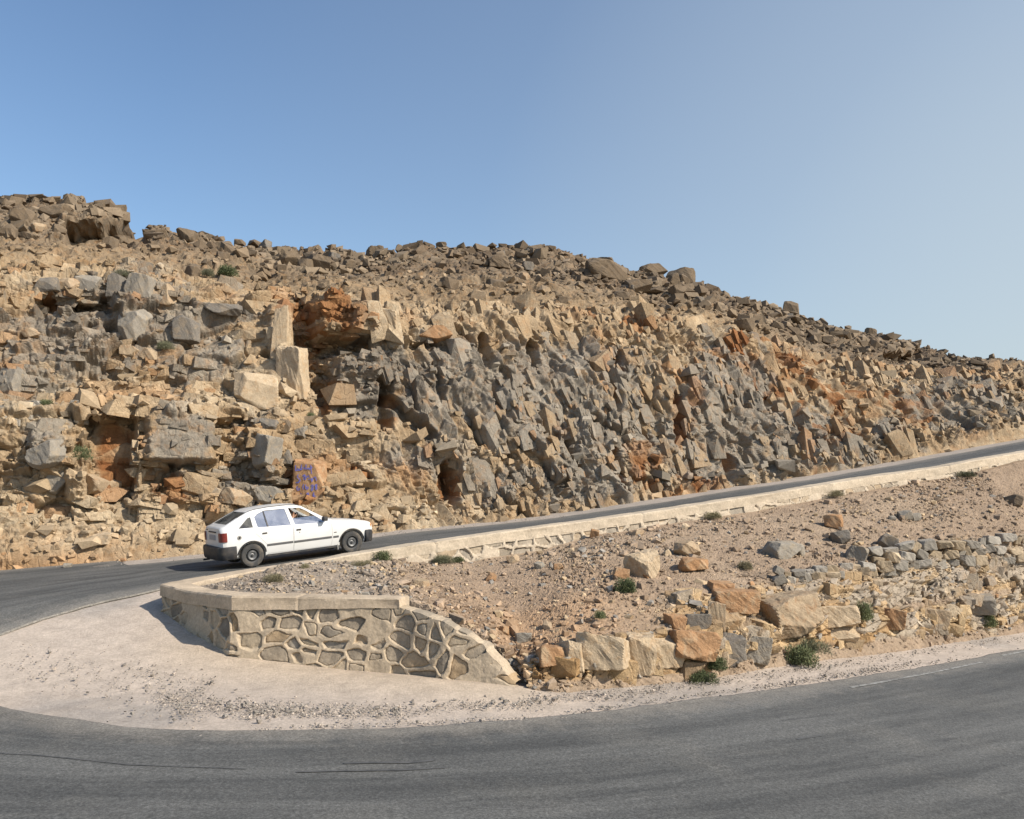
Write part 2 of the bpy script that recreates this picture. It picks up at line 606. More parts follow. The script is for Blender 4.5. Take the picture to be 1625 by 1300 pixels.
# rows: (photo height, setback from the foot plane)
v_sky, v_foot = tab(US, SKY), tab(US, FOOT)
rows = []
rows.append((v_foot + 10, 0 * US - 0.35))
rows.append((v_foot - 6, 0 * US))
rows.append((tab(US, [(-420, 830), (0, 815), (200, 800), (420, 805), (560, 800), (700, 800), (900, 785), (1100, 755), (1300, 728), (1500, 690), (1625, 660), (2080, 560)]),
             tab(US, [(-420, 0.9), (0, 0.9), (300, 1.0), (560, 0.6), (900, 0.35), (1500, 0.4), (2080, .4)])))
rows.append((tab(US, [(-420, 660), (0, 655), (130, 650), (340, 650), (480, 665), (560, 680), (700, 690), (900, 680), (1100, 655), (1300, 655), (1500, 650), (1625, 632), (2080, 545)]),
             tab(US, [(-420, 1.9), (0, 1.9), (340, 1.9), (480, 2.2), (700, 1.7), (900, 1.3), (1100, 1.2), (1300, 1.5), (1500, 1.5), (2080, 1.2)])))
rows.append((tab(US, [(-420, 625), (0, 628), (200, 625), (400, 620), (500, 620), (600, 610), (700, 600), (900, 590), (1100, 580), (1300, 610), (1500, 622), (1625, 612), (2080, 540)]),
             tab(US, [(-420, 3.4), (0, 3.4), (340, 3.4), (500, 3.0), (600, 2.6), (900, 2.2), (1100, 2.2), (1300, 2.9), (1500, 2.6), (2080, 2.2)])))
rows.append((tab(US, [(-420, 440), (0, 442), (150, 438), (300, 455), (420, 475), (600, 495), (700, 515), (900, 510), (1000, 505), (1100, 520), (1200, 550), (1300, 585), (1500, 610), (1625, 602), (2080, 560)]),
             tab(US, [(-420, 6.0), (0, 6.0), (340, 5.8), (500, 4.6), (600, 4.0), (900, 3.8), (1100, 4.0), (1300, 4.4), (1500, 3.8), (2080, 3.2)])))
k = 0.55
rows.append((lerp(rows[-1][0], v_sky, 0.42), rows[-1][1] + tab(US, [(-420, 5), (500, 5), (900, 4.5), (1200, 3.6), (1625, 5.5), (2080, 7)])))
rows.append((lerp(rows[5][0], v_sky, 0.80), rows[-1][1] + tab(US, [(-420, 5), (500, 6), (900, 5), (1200, 4.5), (1625, 9), (2080, 10)])))
rows.append((v_sky + 3, rows[-1][1] + tab(US, [(-420, 4), (500, 6), (900, 5), (1200, 5), (1625, 11), (2080, 12)])))
RP = np.stack([PL(US, v, 7.3 + s) for v, s in rows])                 # (rows, cols, 3)
beh = RP[-1].copy(); beh[:, :2] += NRM * 7; beh[:, 2] -= 1.2
beh2 = beh.copy(); beh2[:, :2] += NRM * 40; beh2[:, 2] -= 14
cnt = [8, 52, 120, 40, 130, 90, 90, 60, 24, 10]
allrows = np.concatenate([RP, beh[None], beh2[None]])
segs, vv = [], []
vrow = [r[0] for r in rows] + [v_sky, v_sky]
for i, n in enumerate(cnt):
    f = np.linspace(0, 1, n, endpoint=False)[:, None]
    segs.append(lerp(allrows[i][None], allrows[i + 1][None], f[..., None]))
    vv.append(lerp(vrow[i][None], vrow[i + 1][None], f))
S = np.concatenate(segs + [allrows[-1][None]])
VV = np.concatenate(vv + [vrow[-1][None]])
UU = np.repeat(US[None], len(S), 0)
# soften the profile's creases and the columns
for _ in range(2):
    S = smooth1(S, 9, 0)
S = smooth1(S, 10, 1)
S[0] = allrows[0]
nr, ncol = S.shape[:2]
N = grid_normals(S)
N = smooth1(smooth1(N, 14, 0), 14, 1)
N /= np.linalg.norm(N, axis=-1, keepdims=True)
if N[..., 1].mean() > 0:
    N = -N
T, Q = tq(S[..., 0], S[..., 1])
L = np.concatenate([np.zeros((1, ncol)), np.cumsum(np.linalg.norm(np.diff(S, axis=0), axis=2), axis=0)])
L = L + (S[0, :, 2] * 0.6)[None]                # beds climb with the road a little


def box(u0, v0, u1, v1, s=5):
    j = 4 * fbm(UU * 0.05, VV * 0.05, int(u0) % 97, 3)
    k2 = 4 * fbm(UU * 0.05 + 50, VV * 0.05, int(v0) % 89, 3)
    return (sstep(u0 - s, u0 + s, UU + j) * (1 - sstep(u1 - s, u1 + s, UU + j)) *
            sstep(v0 - s, v0 + s, VV + k2) * (1 - sstep(v1 - s, v1 + s, VV + k2)))


def blob(u, v, ru, rv):
    d = ((UU - u) / ru) ** 2 + ((VV - v) / rv) ** 2
    return np.exp(-d * d)


wob = 0.28 * fbm(T * 0.5, L * 0.5, 91, 2)
wob2 = 0.28 * fbm(T * 0.5 + 40, L * 0.5, 95, 2)
Tw, Lw = T + wob, L + wob2
# region weights
top_slope = sstep(0.0, 1.0, (lerp(rows[5][0], v_sky, 0.10)[None] - VV) / 18 + 0.2 * wob * 8)       # rubble covered hill above the cut
face = 1 - top_slope
bench = np.clip(blob(250, 636, 420, 14) + blob(560, 660, 120, 40) * 0.8, 0, 1) * (UU < 700)
low_left = sstep(795, 835, VV + 6 * wob * 8) * (1 - sstep(420, 620, UU))
jointed = np.clip(sstep(560, 680, UU + 0.25 * (700 - VV)), 0, 1) * face                               # steep sheeted face on the right
left = (1 - jointed) * face

# joints dip down to the right: shear
Tj = Tw + 0.36 * Lw
big_l, rb_l, e_l = facets(Tw / 1.5, Lw / 0.95, 3, 0.85, 0.8, 0.2, True)
big_j, rb_j, e_j = facets(Tj / 1.0, Lw / 2.3, 13, 0.9, 0.9, 0.15)
mid_l, rm_l, em_l = facets((Tw + 0.2 * wob2) / 0.62, Lw / 0.40, 23, 1.0, 0.85, 0.3, True)
mid_j, rm_j, em_j = facets(Tj / 0.40, Lw / 0.85, 33, 1.1, 0.9, 0.25)
sml, rs, es = facets((Tw + 0.2 * Lw) / 0.24, Lw / 0.19, 43, 1.1, 0.9, 0.3, True)
tin, rt, et = facets((Tw + 0.3 * Lw) / 0.11, Lw / 0.095, 53, 1.1, 0.95, 0.2)
zone = fbm(Tw * 0.22, Lw * 0.3, 61, 3)                          # massive against broken zones
rough_zone = sstep(-0.25, 0.35, zone)
ledge = ((Lw * 1.35 + 0.4 * fbm(T * 0.25, L * 0.2, 65, 2)) % 1.0)
ledge = (ledge - 0.5) * (0.3 + 0.7 * rough_zone)

H = (left * (0.62 * big_l + 0.30 * mid_l * (0.35 + 0.65 * rough_zone)) +
     jointed * (0.36 * big_j + 0.24 * mid_j) +
     face * (0.115 * sml * (0.3 + 0.7 * rough_zone) + 0.045 * tin * (0.3 + 0.7 * rough_zone)) +
     face * (0.16 * ledge * (1 - 0.6 * jointed)))
H += face * 0.30 * fbm(T * 0.35, L * 0.35, 66, 2)
rub1, rr1, _ = facets(Tw / 1.1, Lw / 0.9, 73, 0.7, 0.95)
rub2, rr2, _ = facets(Tw / 0.42, Lw / 0.36, 83, 0.9, 0.95)
H += top_slope * (0.26 * rub1 * sstep(0.1, 0.6, fbm(T * 0.2, L * 0.2, 67, 3) + 0.2) + 0.18 * rub2 + 0.07 * sml + 0.55 * fbm(T * 0.16, L * 0.2, 68, 4))
# hard ledge along the crest
H += 0.5 * rub1 * sstep(14, 4, VV - v_sky[None]) * top_slope
H *= 1 - 0.75 * bench
H *= 1 - 0.6 * low_left
calm = np.ones_like(H)
for a in ((468, 735, 512, 800, 4), (148, 662, 214, 780, 5), (425, 480, 470, 640, 5), (375, 590, 440, 650, 8), (236, 660, 338, 735, 8)):
    calm -= 0.82 * box(*a)
H *= np.clip(calm, 0.12, 1)
# single features of this face
HF = np.zeros_like(H)
for (u0, v0, u1, v1, d, s) in (
        (106, 353, 234, 392, -2.8, 4), (95, 336, 242, 351, 0.9, 4), (60, 468, 175, 498, -1.4, 6), (135, 498, 190, 520, -0.8, 5),
        (425, 480, 462, 645, 0.25, 6), (470, 476, 502, 615, -1.1, 5), (500, 482, 560, 532, 0.9, 5), (548, 492, 622, 530, 0.6, 6), (500, 540, 600, 560, -1.0, 5),
        (504, 560, 528, 640, -0.9, 5), (520, 560, 600, 640, 0.5, 6), (600, 600, 622, 685, -0.9, 4), (540, 600, 600, 660, -0.3, 6),
        (135, 655, 216, 790, -0.75, 3), (216, 655, 224, 795, 0.15, 2), (228, 652, 345, 735, 0.7, 7), (226, 735, 280, 768, -0.55, 5),
        (262, 765, 340, 800, 0.3, 5), (345, 655, 400, 690, -0.7, 6), (360, 735, 415, 775, -0.8, 6), (400, 690, 450, 760, 0.5, 6),
        (0, 640, 130, 650, 0.4, 4), (50, 695, 120, 740, 0.5, 5), (105, 750, 180, 790, 0.6, 5), (115, 645, 215, 658, 0.45, 3),
        (700, 735, 728, 795, -0.45, 3), (728, 700, 735, 800, 0.2, 2), (790, 770, 812, 830, 0.25, 3),
        (1072, 640, 1086, 705, -0.55, 3), (1060, 690, 1075, 720, 0.2, 3), (1000, 600, 1012, 620, -0.4, 3), (840, 545, 855, 560, -0.35, 4),
        (1405, 562, 1470, 585, -1.6, 5), (1400, 552, 1480, 562, 0.7, 5), (1470, 585, 1495, 605, -0.8, 4), (640, 520, 700, 545, 0.35, 5),
        (650, 545, 690, 552, -0.5, 4), (1150, 700, 1165, 760, -0.3, 4), (975, 570, 985, 590, -0.4, 4), (1222, 620, 1240, 660, -0.4, 4)):
    HF += d * box(u0, v0, u1, v1, s)
# open joints running down to the right
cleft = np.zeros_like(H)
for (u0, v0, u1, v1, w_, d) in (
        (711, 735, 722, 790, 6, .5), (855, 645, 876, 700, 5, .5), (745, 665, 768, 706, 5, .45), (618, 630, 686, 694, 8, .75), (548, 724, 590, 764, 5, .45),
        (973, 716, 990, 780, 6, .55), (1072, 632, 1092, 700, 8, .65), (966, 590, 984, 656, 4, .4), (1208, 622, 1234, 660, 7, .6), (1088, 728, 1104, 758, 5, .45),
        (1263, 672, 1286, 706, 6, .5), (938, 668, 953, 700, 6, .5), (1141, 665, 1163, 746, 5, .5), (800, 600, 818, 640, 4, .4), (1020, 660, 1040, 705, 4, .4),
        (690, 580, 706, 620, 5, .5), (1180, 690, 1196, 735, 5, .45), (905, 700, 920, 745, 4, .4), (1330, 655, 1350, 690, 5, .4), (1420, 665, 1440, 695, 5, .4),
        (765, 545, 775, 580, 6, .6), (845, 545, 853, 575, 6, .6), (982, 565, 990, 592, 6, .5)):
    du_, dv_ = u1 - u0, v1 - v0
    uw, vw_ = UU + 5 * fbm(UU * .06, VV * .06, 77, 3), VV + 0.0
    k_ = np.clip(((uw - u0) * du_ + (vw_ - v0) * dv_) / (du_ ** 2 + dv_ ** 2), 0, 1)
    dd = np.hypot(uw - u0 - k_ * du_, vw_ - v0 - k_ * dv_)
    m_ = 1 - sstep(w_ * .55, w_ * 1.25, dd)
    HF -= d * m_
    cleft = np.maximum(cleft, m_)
edge0 = sstep(0, 14, np.arange(nr))[:, None]
H = smooth1(smooth1(H, 1, 0), 1, 1) * edge0
HF = smooth1(smooth1(HF, 2, 0), 2, 1) * edge0
back = 1 - sstep(nr - 30, nr - 8, np.arange(nr))[:, None]
C3 = S + N * H[..., None]
C3[..., :2] -= NRM * HF[..., None]
# let the crest be uneven too
C3[..., 2] += back * top_slope * sstep(60, 0, VV - v_sky[None]) * 0.5 * fbm(T * 0.5, L * 0.25, 69, 4)
C3[..., 2] -= 0.25 * (1 - edge0)

# colours of the rock itself
cellr = lerp(rb_l[3], rb_j[3], jointed)
cellm = lerp(rm_l[3], rm_j[3], jointed)
lown = fbm(Tw * 0.5, Lw * 0.7, 111, 4)
g = np.zeros_like(H)
for (u, v, ru, rv, w) in ((190, 500, 220, 62, .95), (90, 575, 150, 48, .8), (300, 560, 110, 62, .85), (285, 700, 66, 75, 1.0), (395, 760, 60, 55, .9),
                          (70, 712, 45, 32, 1.0), (585, 590, 75, 70, 1.1), (700, 620, 110, 85, .95), (860, 600, 170, 75, 1.0), (940, 680, 200, 60, 1.0), (1160, 640, 110, 105, .95),
                          (1260, 700, 80, 62, 1.0), (880, 770, 170, 42, .85), (700, 720, 110, 50, .55), (1350, 715, 60, 36, .8), (1520, 645, 120, 46, .85), (1420, 690, 80, 26, .7),
                          (1120, 730, 130, 40, .6), (420, 660, 60, 30, .7), (30, 610, 60, 40, .8)):
    g = np.maximum(g, w * blob(u, v, ru, rv))
grey = 0.9 * sstep(0.34, 0.66, g * 0.86 + 0.40 * (cellm - 0.5) + 0.25 * (cellr - 0.5) + 0.22 * (rs[1] - .5) + 0.40 * lown)
orr = np.zeros_like(H)
for (u, v, ru, rv, w) in ((545, 505, 70, 30, .9), (470, 490, 60, 20, .7), (500, 560, 26, 60, 1.0), (182, 725, 40, 68, 1.0), (520, 630, 26, 40, .9), (478, 770, 40, 42, .9),
                          (718, 770, 20, 40, .9), (1080, 672, 12, 45, 1.1), (1095, 768, 70, 22, .9), (1265, 590, 40, 70, .75), (1430, 655, 90, 45, .55), (1200, 560, 80, 50, .5),
                          (1020, 730, 26, 36, .7), (960, 500, 120, 60, .45), (1330, 660, 70, 60, .6), (270, 780, 30, 24, .8), (60, 480, 50, 20, .5), (620, 660, 20, 40, .7), (1090, 640, 26, 70, .55)):
    orr = np.maximum(orr, w * blob(u, v, ru, rv))
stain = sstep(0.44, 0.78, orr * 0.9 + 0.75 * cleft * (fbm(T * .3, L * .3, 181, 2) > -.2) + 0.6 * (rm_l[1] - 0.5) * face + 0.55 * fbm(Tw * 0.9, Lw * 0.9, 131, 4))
# joint planes (cell edges on the left of the blocks) carry iron stain
cre = np.zeros_like(H)
for (u, v, ru, rv, w) in ((446, 570, 26, 85, 1.0), (400, 620, 40, 34, .9), (600, 510, 46, 26, 1.0), (110, 830, 240, 45, .8), (640, 815, 90, 26, .9), (800, 470, 180, 40, .5),
                          (1150, 480, 50, 50, .5), (300, 640, 60, 20, .4), (220, 720, 6, 70, 1.0), (760, 800, 8, 40, .8)):
    cre = np.maximum(cre, w * blob(u, v, ru, rv))
base = lerp(TAN, CREAM, np.clip(0.35 + 0.8 * lown + 0.5 * (cellm - 0.5), 0, 1)[..., None])
base = lerp(base, ORANGE * 1.25, np.clip(sstep(0.1, 0.7, fbm(Tw * 0.35, Lw * 0.8, 121, 4) + 0.3 * (cellr - .5)) * 0.55 * face, 0, 1)[..., None])
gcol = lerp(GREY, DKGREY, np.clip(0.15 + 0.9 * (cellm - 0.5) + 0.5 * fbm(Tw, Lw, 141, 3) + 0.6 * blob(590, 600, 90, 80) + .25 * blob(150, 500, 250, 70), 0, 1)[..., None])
gcol = lerp(gcol, np.array((0.325, 0.288, 0.235)), (jointed * 0.45 * sstep(-.3, .5, fbm(Tj * 1.2, Lw * .6, 161, 4)))[..., None])
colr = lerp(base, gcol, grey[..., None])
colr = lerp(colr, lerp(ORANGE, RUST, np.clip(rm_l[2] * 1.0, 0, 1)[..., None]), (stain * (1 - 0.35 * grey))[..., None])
colr = lerp(colr, CREAM * 1.04, np.clip(cre * 0.9 + 0.15 * lown * (cre > .2), 0, 1)[..., None])
hill_c = lerp(GBROWN, BROWN, np.clip(0.4 + 0.9 * fbm(T * 0.35, L * 0.35, 151, 4) + 0.7 * (rr2[3] - 0.5), 0, 1)[..., None])
hill_c = lerp(hill_c, TAN * 0.85, (0.75 * sstep(0.25, 0.85, (VV - v_sky[None]) / np.maximum(rows[5][0] - v_sky, 20)[None]) * (1 - sstep(1150, 1300, UU)))[..., None])
colr = lerp(colr, hill_c, top_slope[..., None])
colr = colr * 0.83
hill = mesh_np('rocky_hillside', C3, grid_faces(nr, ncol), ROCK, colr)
tag(hill, 'tan and grey broken rock cliff with a stony hill above the upper road', None, kind='structure')
hillN = grid_normals(C3)
if hillN[..., 1].mean() > 0:
    hillN = -hillN

# ------------------------------------------------------------------ retaining wall nose
A_o = P(258, 927, 16.95)
WTOP = A_o[2]


def at_z(u, v, z):
    dx, dz = ray(u, v)
    Y = (z - CAM_Z) / dz
    return np.array([dx * Y, Y, z])


A2_o, B_o, C_o, D_o = at_z(300, 938, 1.065), at_z(370, 946, 1.13), at_z(460, 946.5, 1.13), at_z(632, 950, 1.12)
E_o, F_o, G_o = P(705, 984, 14.35), P(765, 1022, 14.2), P(818, 1080, 13.95)
# foot points (wall leans a little)
base_px = [(244, 1006), (287, 1034), (352, 1048), (462, 1053), (640, 1066), (708, 1076), (765, 1084), (812, 1090)]
foot = np.array([hit_low(u, v) for u, v in base_px])
foot[0] = A_o + np.array([-0.10, -0.04, 0]); foot[0, 2] = 0.0
foot[1] = A2_o + np.array([-0.07, -0.08, 0]); foot[1, 2] = 0.0
foot[2] = B_o + np.array([-0.03, -0.10, 0]); foot[2, 2] = 0.0
topo = np.array([A_o, A2_o, B_o, C_o, D_o, E_o, F_o, G_o])
for i in range(3, 8):
    foot[i] = topo[i] + np.array([-0.02, -0.16, 0]); foot[i, 2] = 0.0
ROAD_SIDE = [A_o, A_o + np.array([-0.05, 0.9, 0.0])]
rs_pts = [np.array([*xy(-2.2, 0.05), WTOP + 0.02]), np.array([*xy(-0.2, 0.0), coping_z(0)])]
foot[:, 2] = low_z(foot[:, 0], foot[:, 1]) - 0.18


def poly_normal(p, closed=False):
    d = np.gradient(p[:, :2], axis=0)
    d /= np.linalg.norm(d, axis=1, keepdims=True) + 1e-9
    return np.stack([d[:, 1], -d[:, 0]], -1)       # right-hand side of travel


MORTAR = np.array((0.42, 0.335, 0.235), np.float32)
STONES = np.array([(0.30, 0.245, 0.18), (0.24, 0.20, 0.152), (0.19, 0.165, 0.132), (0.37, 0.26, 0.15), (0.40, 0.32, 0.22), (0.29, 0.26, 0.215)], np.float32)


def masonry(name, top, bot, res, cell, parent, seed, white=0.0, side=1, resz=None, mort=0.10):
    top, bot = np.asarray(top, float), np.asarray(bot, float)
    tt, s = resample(np.concatenate([top, bot], 1), res)
    tp, bt = tt[:, :3], tt[:, 3:]
    hmax = np.abs(tp[:, 2] - bt[:, 2]).max()
    n = max(int(hmax / (resz or res)), 4)
    f = np.linspace(0, 1, n)[:, None, None]
    Sg = lerp(bt[None], tp[None], f)
    nn = poly_normal(smooth1(tp, max(int(0.05 / res), 1)))
    nn = np.concatenate([nn, np.zeros((len(nn), 1))], 1)[None] * side
    ss = np.repeat(s[None], n, 0)
    zz = Sg[..., 2]
    if mort < 0.155:
        jt = 0.05 * fbm(s * 2.6, s * 0, seed + 21, 4) * sstep(s[-1] * .80, s[-1] * .86, s)
        Sg[..., 2] += f[..., 0] * jt[None]
    wx = 0.17 * fbm(ss * 1.5, zz * 1.5, seed, 4)
    wy = 0.12 * fbm(ss * 1.5 + 30, zz * 1.5, seed + 1, 4)
    sz = 1 + 0.35 * fbm(ss * 0.5, zz * 0.5, seed + 9, 2)
    x, y = (ss + wx) / cell, (zz + wy) / (cell * 0.72)
    f1, f2, r, ox, oy = voro(x, y, seed, 0.9)
    gap = (f2 - f1)
    mw = mort * (0.8 + 1.1 * r[1]) + 0.05 * fbm(ss * 7, zz * 7, seed + 3, 3)
    mw = np.where(r[2] < 0.14, 2.0, mw)           # some stones buried in mortar
    st = sstep(-0.03, 0.05, gap - mw)
    lip = np.exp(-((gap - mw) / 0.05) ** 2)
    disp = st * (-0.016 + 0.055 * (r[0] - 0.45) + 0.04 * (r[3] - .5) * ox + 0.010 * fbm(ss * 9, zz * 9, seed + 4, 4)) \
        - 0.026 * lip + (1 - st) * (0.012 + 0.020 * fbm(ss * 4, zz * 4, seed + 5, 4))
    V = Sg + nn * disp[..., None]
    ci = np.clip((r[3] * len(STONES)).astype(int), 0, len(STONES) - 1)
    sc = STONES[ci] * (0.85 + 0.3 * fbm(ss * 6, zz * 6, seed + 6, 3))[..., None]
    mc = MORTAR * (1 + 0.14 * fbm(ss * 1.3, zz * 1.3, seed + 7, 4))[..., None]
    sc = lerp(sc, mc, np.clip(0.24 + 0.5 * fbm(ss * 1.7, zz * 1.7, seed + 11, 4), 0.05, 0.8)[..., None])
    if white:
        mc = lerp(mc, np.array((0.50, 0.415, 0.31)), white)
        sc = lerp(sc, mc, 0.35 * white + 0.25 * white * (fbm(ss * 2, zz * 2, seed + 8, 3)[..., None] > 0.1))
    c = lerp(mc, sc, st[..., None])
    V = np.concatenate([V, V[-1:] - nn[-1:] * 0.12 + np.array([0, 0, .015]), V[-1:] - nn[-1:] * 0.28])
    c = np.concatenate([c, c[-1:], c[-1:]])
    return mesh_np(name, V, grid_faces(*V.shape[:2]), MASONRY, c, parent)


def coping_strip(name, left, right, z, thick, parent, res=0.04, color=(0.44, 0.35, 0.25), seed=1, step=1.9):
    """a cast cap: top, two sides and ends with chipped arrises"""
    P6 = np.concatenate([left, right, z[:, None], (np.asarray(thick) + 0 * z)[:, None]], 1)
    pp, s = resample(P6, res)
    l, r, zz, thick = pp[:, :2], pp[:, 2:4], pp[:, 4], pp[:, 5]
    prof = []
    fr_ = [(0, -1.), (0, -.6), (0, -.3), (0, -.12), (0.03, 0.0), (0.2, 0.004), (0.4, 0.006), (0.6, 0.006), (0.8, 0.004), (0.97, 0.0), (1, -.12), (1, -.3), (1, -.6), (1, -1.)]
    for k_, (a, dz) in enumerate(fr_):
        hi = 1 if dz > -.2 else 1.4
        dz = dz * thick if dz < 0 else dz
        e = 0.012 * fbm(s * 5, s * 0 + k_ * 0.7, seed, 4) + 0.02 * fbm(s * 1.1, s * 0 + k_ * 0.25, seed + 1, 2)
        joint = np.exp(-((((s + 0.3 * np.sin(s)) % step) - step * .5) / 0.02) ** 2) * 0.02
        p2 = lerp(l, r, a)
        away = (l - r) / (np.linalg.norm(l - r, axis=1, keepdims=True) + 1e-9)
        sg = 1 if a < 0.5 else -1
        edge_ = 1.0 if a in (0, 1) else 0.0
        p2 = p2 + away * ((e * edge_ - joint * edge_ * .6) * sg)[:, None]
        prof.append(np.concatenate([p2, (zz + dz + 0.7 * e * hi - joint)[:, None]], 1))
    V = np.stack(prof, 1)
    cc = np.array(color, np.float32)[None, None] * (1 + 0.16 * fbm(V[..., 0] * 1.3, V[..., 1] * 1.3 + V[..., 2] * 4, seed + 2, 4))[..., None]
    nA, nB = V.shape[:2]
    fcs = grid_faces(nA, nB)
    caps = []
    for row in (0, nA - 1):
        idx = row * nB + np.arange(nB)
        for i in range(nB // 2 - 1):
            caps.append([idx[i], idx[i + 1], idx[nB - 2 - i], idx[nB - 1 - i]])
    return mesh_np(name, V, np.concatenate([fcs, np.array(caps, np.int32)]), MASONRY, cc, parent)


wall = empty('retaining_wall', (float(B_o[0]), float(B_o[1]), 0.0))
wall_shift = -np.array(wall.location)


def shift(o, par):
    o.matrix_parent_inverse = Matrix.Translation(-par.location)
    return o


# visible front of the nose: from the road side round A, A2, B to the end at F
rs0 = np.array([*xy(0.3, 0.04), coping_z(0.3)]); rs1 = np.array([*xy(-1.3, -0.42), WTOP + 0.02]); rs2 = np.array([*xy(-2.35, -1.5), WTOP])
fr_top = np.array([rs0, rs1, rs2, A_o, A2_o, B_o, C_o, D_o, E_o, F_o, G_o])
fr_bot = np.array([[rs0[0] - .05, rs0[1], G(*rs0[:2]) - .2], [rs1[0] - .03, rs1[1], G(*rs1[:2]) - .2], [rs2[0] - .06, rs2[1], G(*rs2[:2]) - .2], *foot])
CTH = np.array([.22] * 7 + [.14, .03, .03, .03])
mt = fr_top.copy(); mt[:, 2] -= CTH * 0.9
mo = masonry('masonry_face', mt, fr_bot, 0.012, 0.36, wall, 201, side=1, mort=0.15)
shift(mo, wall)


def inset(pts, w, side):
    n_ = poly_normal(pts)
    # mitre normals at the corners
    d = np.diff(pts[:, :2], axis=0)
    d /= np.linalg.norm(d, axis=1, keepdims=True)
    sn = np.stack([d[:, 1], -d[:, 0]], -1)
    m_ = np.concatenate([sn[:1], sn[:-1] + sn[1:], sn[-1:]])
    m_ /= np.linalg.norm(m_, axis=1, keepdims=True)
    cosk = np.concatenate([[1], np.clip((m_[1:-1] * sn[1:]).sum(1), 0.5, 1), [1]])
    return pts[:, :2] - side * m_ * (w / cosk)[:, None] if np.ndim(w) else pts[:, :2] - side * m_ * (w / cosk)[:, None]


cp_pts = fr_top.copy()
mt[8:, 2] = fr_top[8:, 2]; mt[7, 2] += .08
o_edge = inset(cp_pts, -0.035, 1)
i_edge = inset(cp_pts, np.array([.46] * 7 + [.40, .26, .24, .2]), 1)
def upto(a, k=0.04):
    return np.concatenate([a[:8], (a[7] * (1 - k) + a[8] * k)[None]])


cth2 = CTH.copy()
co = coping_strip('coping', upto(o_edge), upto(i_edge), upto(cp_pts[:, 2]), upto(cth2), wall, seed=301)
shift(co, wall)
tag(wall, 'curved stone retaining wall with a sandy coping at the tip of the hairpin', 'retaining wall')

# parapet along the upper road
par = empty('parapet_wall', tuple(float(c) for c in (*xy(8.0, -0.25), road_z(8.0))))
pt = np.concatenate([np.linspace(0.3, 50, 110), np.linspace(51, 70, 20)])
zq = coping_z(pt)
Lr = np.stack(xy(pt, 0.04 + 0 * pt), -1)
Rr = np.stack(xy(pt, -0.48 + 0 * pt), -1)
shift(coping_strip('coping', Lr, Rr, zq, 0.26, par, res=0.06, color=(0.48, 0.395, 0.29), seed=331, step=6.0), par)
ptop = np.stack([*xy(pt, -0.47 + 0 * pt), zq - 0.22], -1)
pbot = np.stack([*xy(pt, -0.56 + 0 * pt), zq - 1.25], -1)
shift(masonry('masonry_face', ptop, pbot, 0.03, 0.42, par, 231, white=0.85, side=1, resz=0.03, mort=0.16), par)
tag(par, 'long whitish mortared stone parapet wall along the upper road', 'parapet wall')

# ------------------------------------------------------------------ rubble slope between the two legs of the road
ie_w = inset(fr_top, 0.44, 1)
bot_in = [np.array([*ie_w[i], fr_top[i, 2] - 0.07]) for i in range(3, 11)]       # A .. G inside the wall
bot_u = [hit_low(u, v) for u, v in ((838, 1094), (900, 1096), (1000, 1088), (1100, 1079), (1250, 1054), (1400, 1034), (1500, 1020), (1625, 1001), (1800, 976), (2150, 935))]
bpts = np.array(bot_in + bot_u)
top_px = [(440, 902), (452, 899), (475, 896), (515, 892), (590, 890), (640, 892), (690, 895), (748, 893), (777, 885), (853, 874), (950, 848), (1047, 834), (1200, 810), (1350, 784),
          (1440, 768), (1545, 751), (1610, 733), (1850, 702)]
tpts = np.array([PL(u, v, -0.52) for u, v in top_px])
# ledge rows only on the open slope
nb = len(bot_in)
m1 = np.zeros_like(bpts); m2 = np.zeros_like(bpts)
led = {8: (838, 1052, .35), 9: (900, 1022, .5), 10: (1000, 1008, .55), 11: (1100, 1002, .6), 12: (1250, 985, .7), 13: (1400, 968, .75), 14: (1500, 955, .8), 15: (1625, 938, .9), 16: (1800, 915, .9), 17: (2150, 880, .9)}
led2 = {8: (838, 1000, .22), 9: (900, 972, .25), 10: (1000, 950, .27), 11: (1100, 935, .28), 12: (1250, 912, .30), 13: (1400, 892, .32), 14: (1500, 876, .33), 15: (1625, 850, .34), 16: (1800, 822, .34), 17: (2150, 790, .34)}
for i in range(len(bpts)):
    if i < nb:
        m1[i], m2[i] = lerp(bpts[i], tpts[i], 0.15), lerp(bpts[i], tpts[i], 0.4)
        if i == nb - 2:
            m1[i] = P(772, 1006, bpts[i, 1] + .25); m2[i] = P(775, 966, lerp(bpts[i, 1], tpts[i, 1], .22))
        if i == nb - 1:
            m1[i] = P(812, 1042, bpts[i, 1] + .22); m2[i] = P(808, 984, lerp(bpts[i, 1], tpts[i, 1], .22))
    else:
        u, v, d = led[i]
        m1[i] = P(u, v, bpts[i, 1] + d)
        u, v, fdep = led2[i]
        m2[i] = P(u, v, lerp(bpts[i, 1], tpts[i, 1], fdep))
NSL = 1500
key_u = np.array([320, 340, 385, 460, 630, 700, 760, 806, 838, 900, 1000, 1100, 1250, 1400, 1500, 1625, 1800, 2150], float)
usl = np.concatenate([np.linspace(320, 1640, 1150), np.linspace(1642, 2150, 200)])


def row_interp(a):
    return smooth1(np.stack([np.interp(usl, key_u, a[:, k_]) for k_ in range(3)], -1), 10)


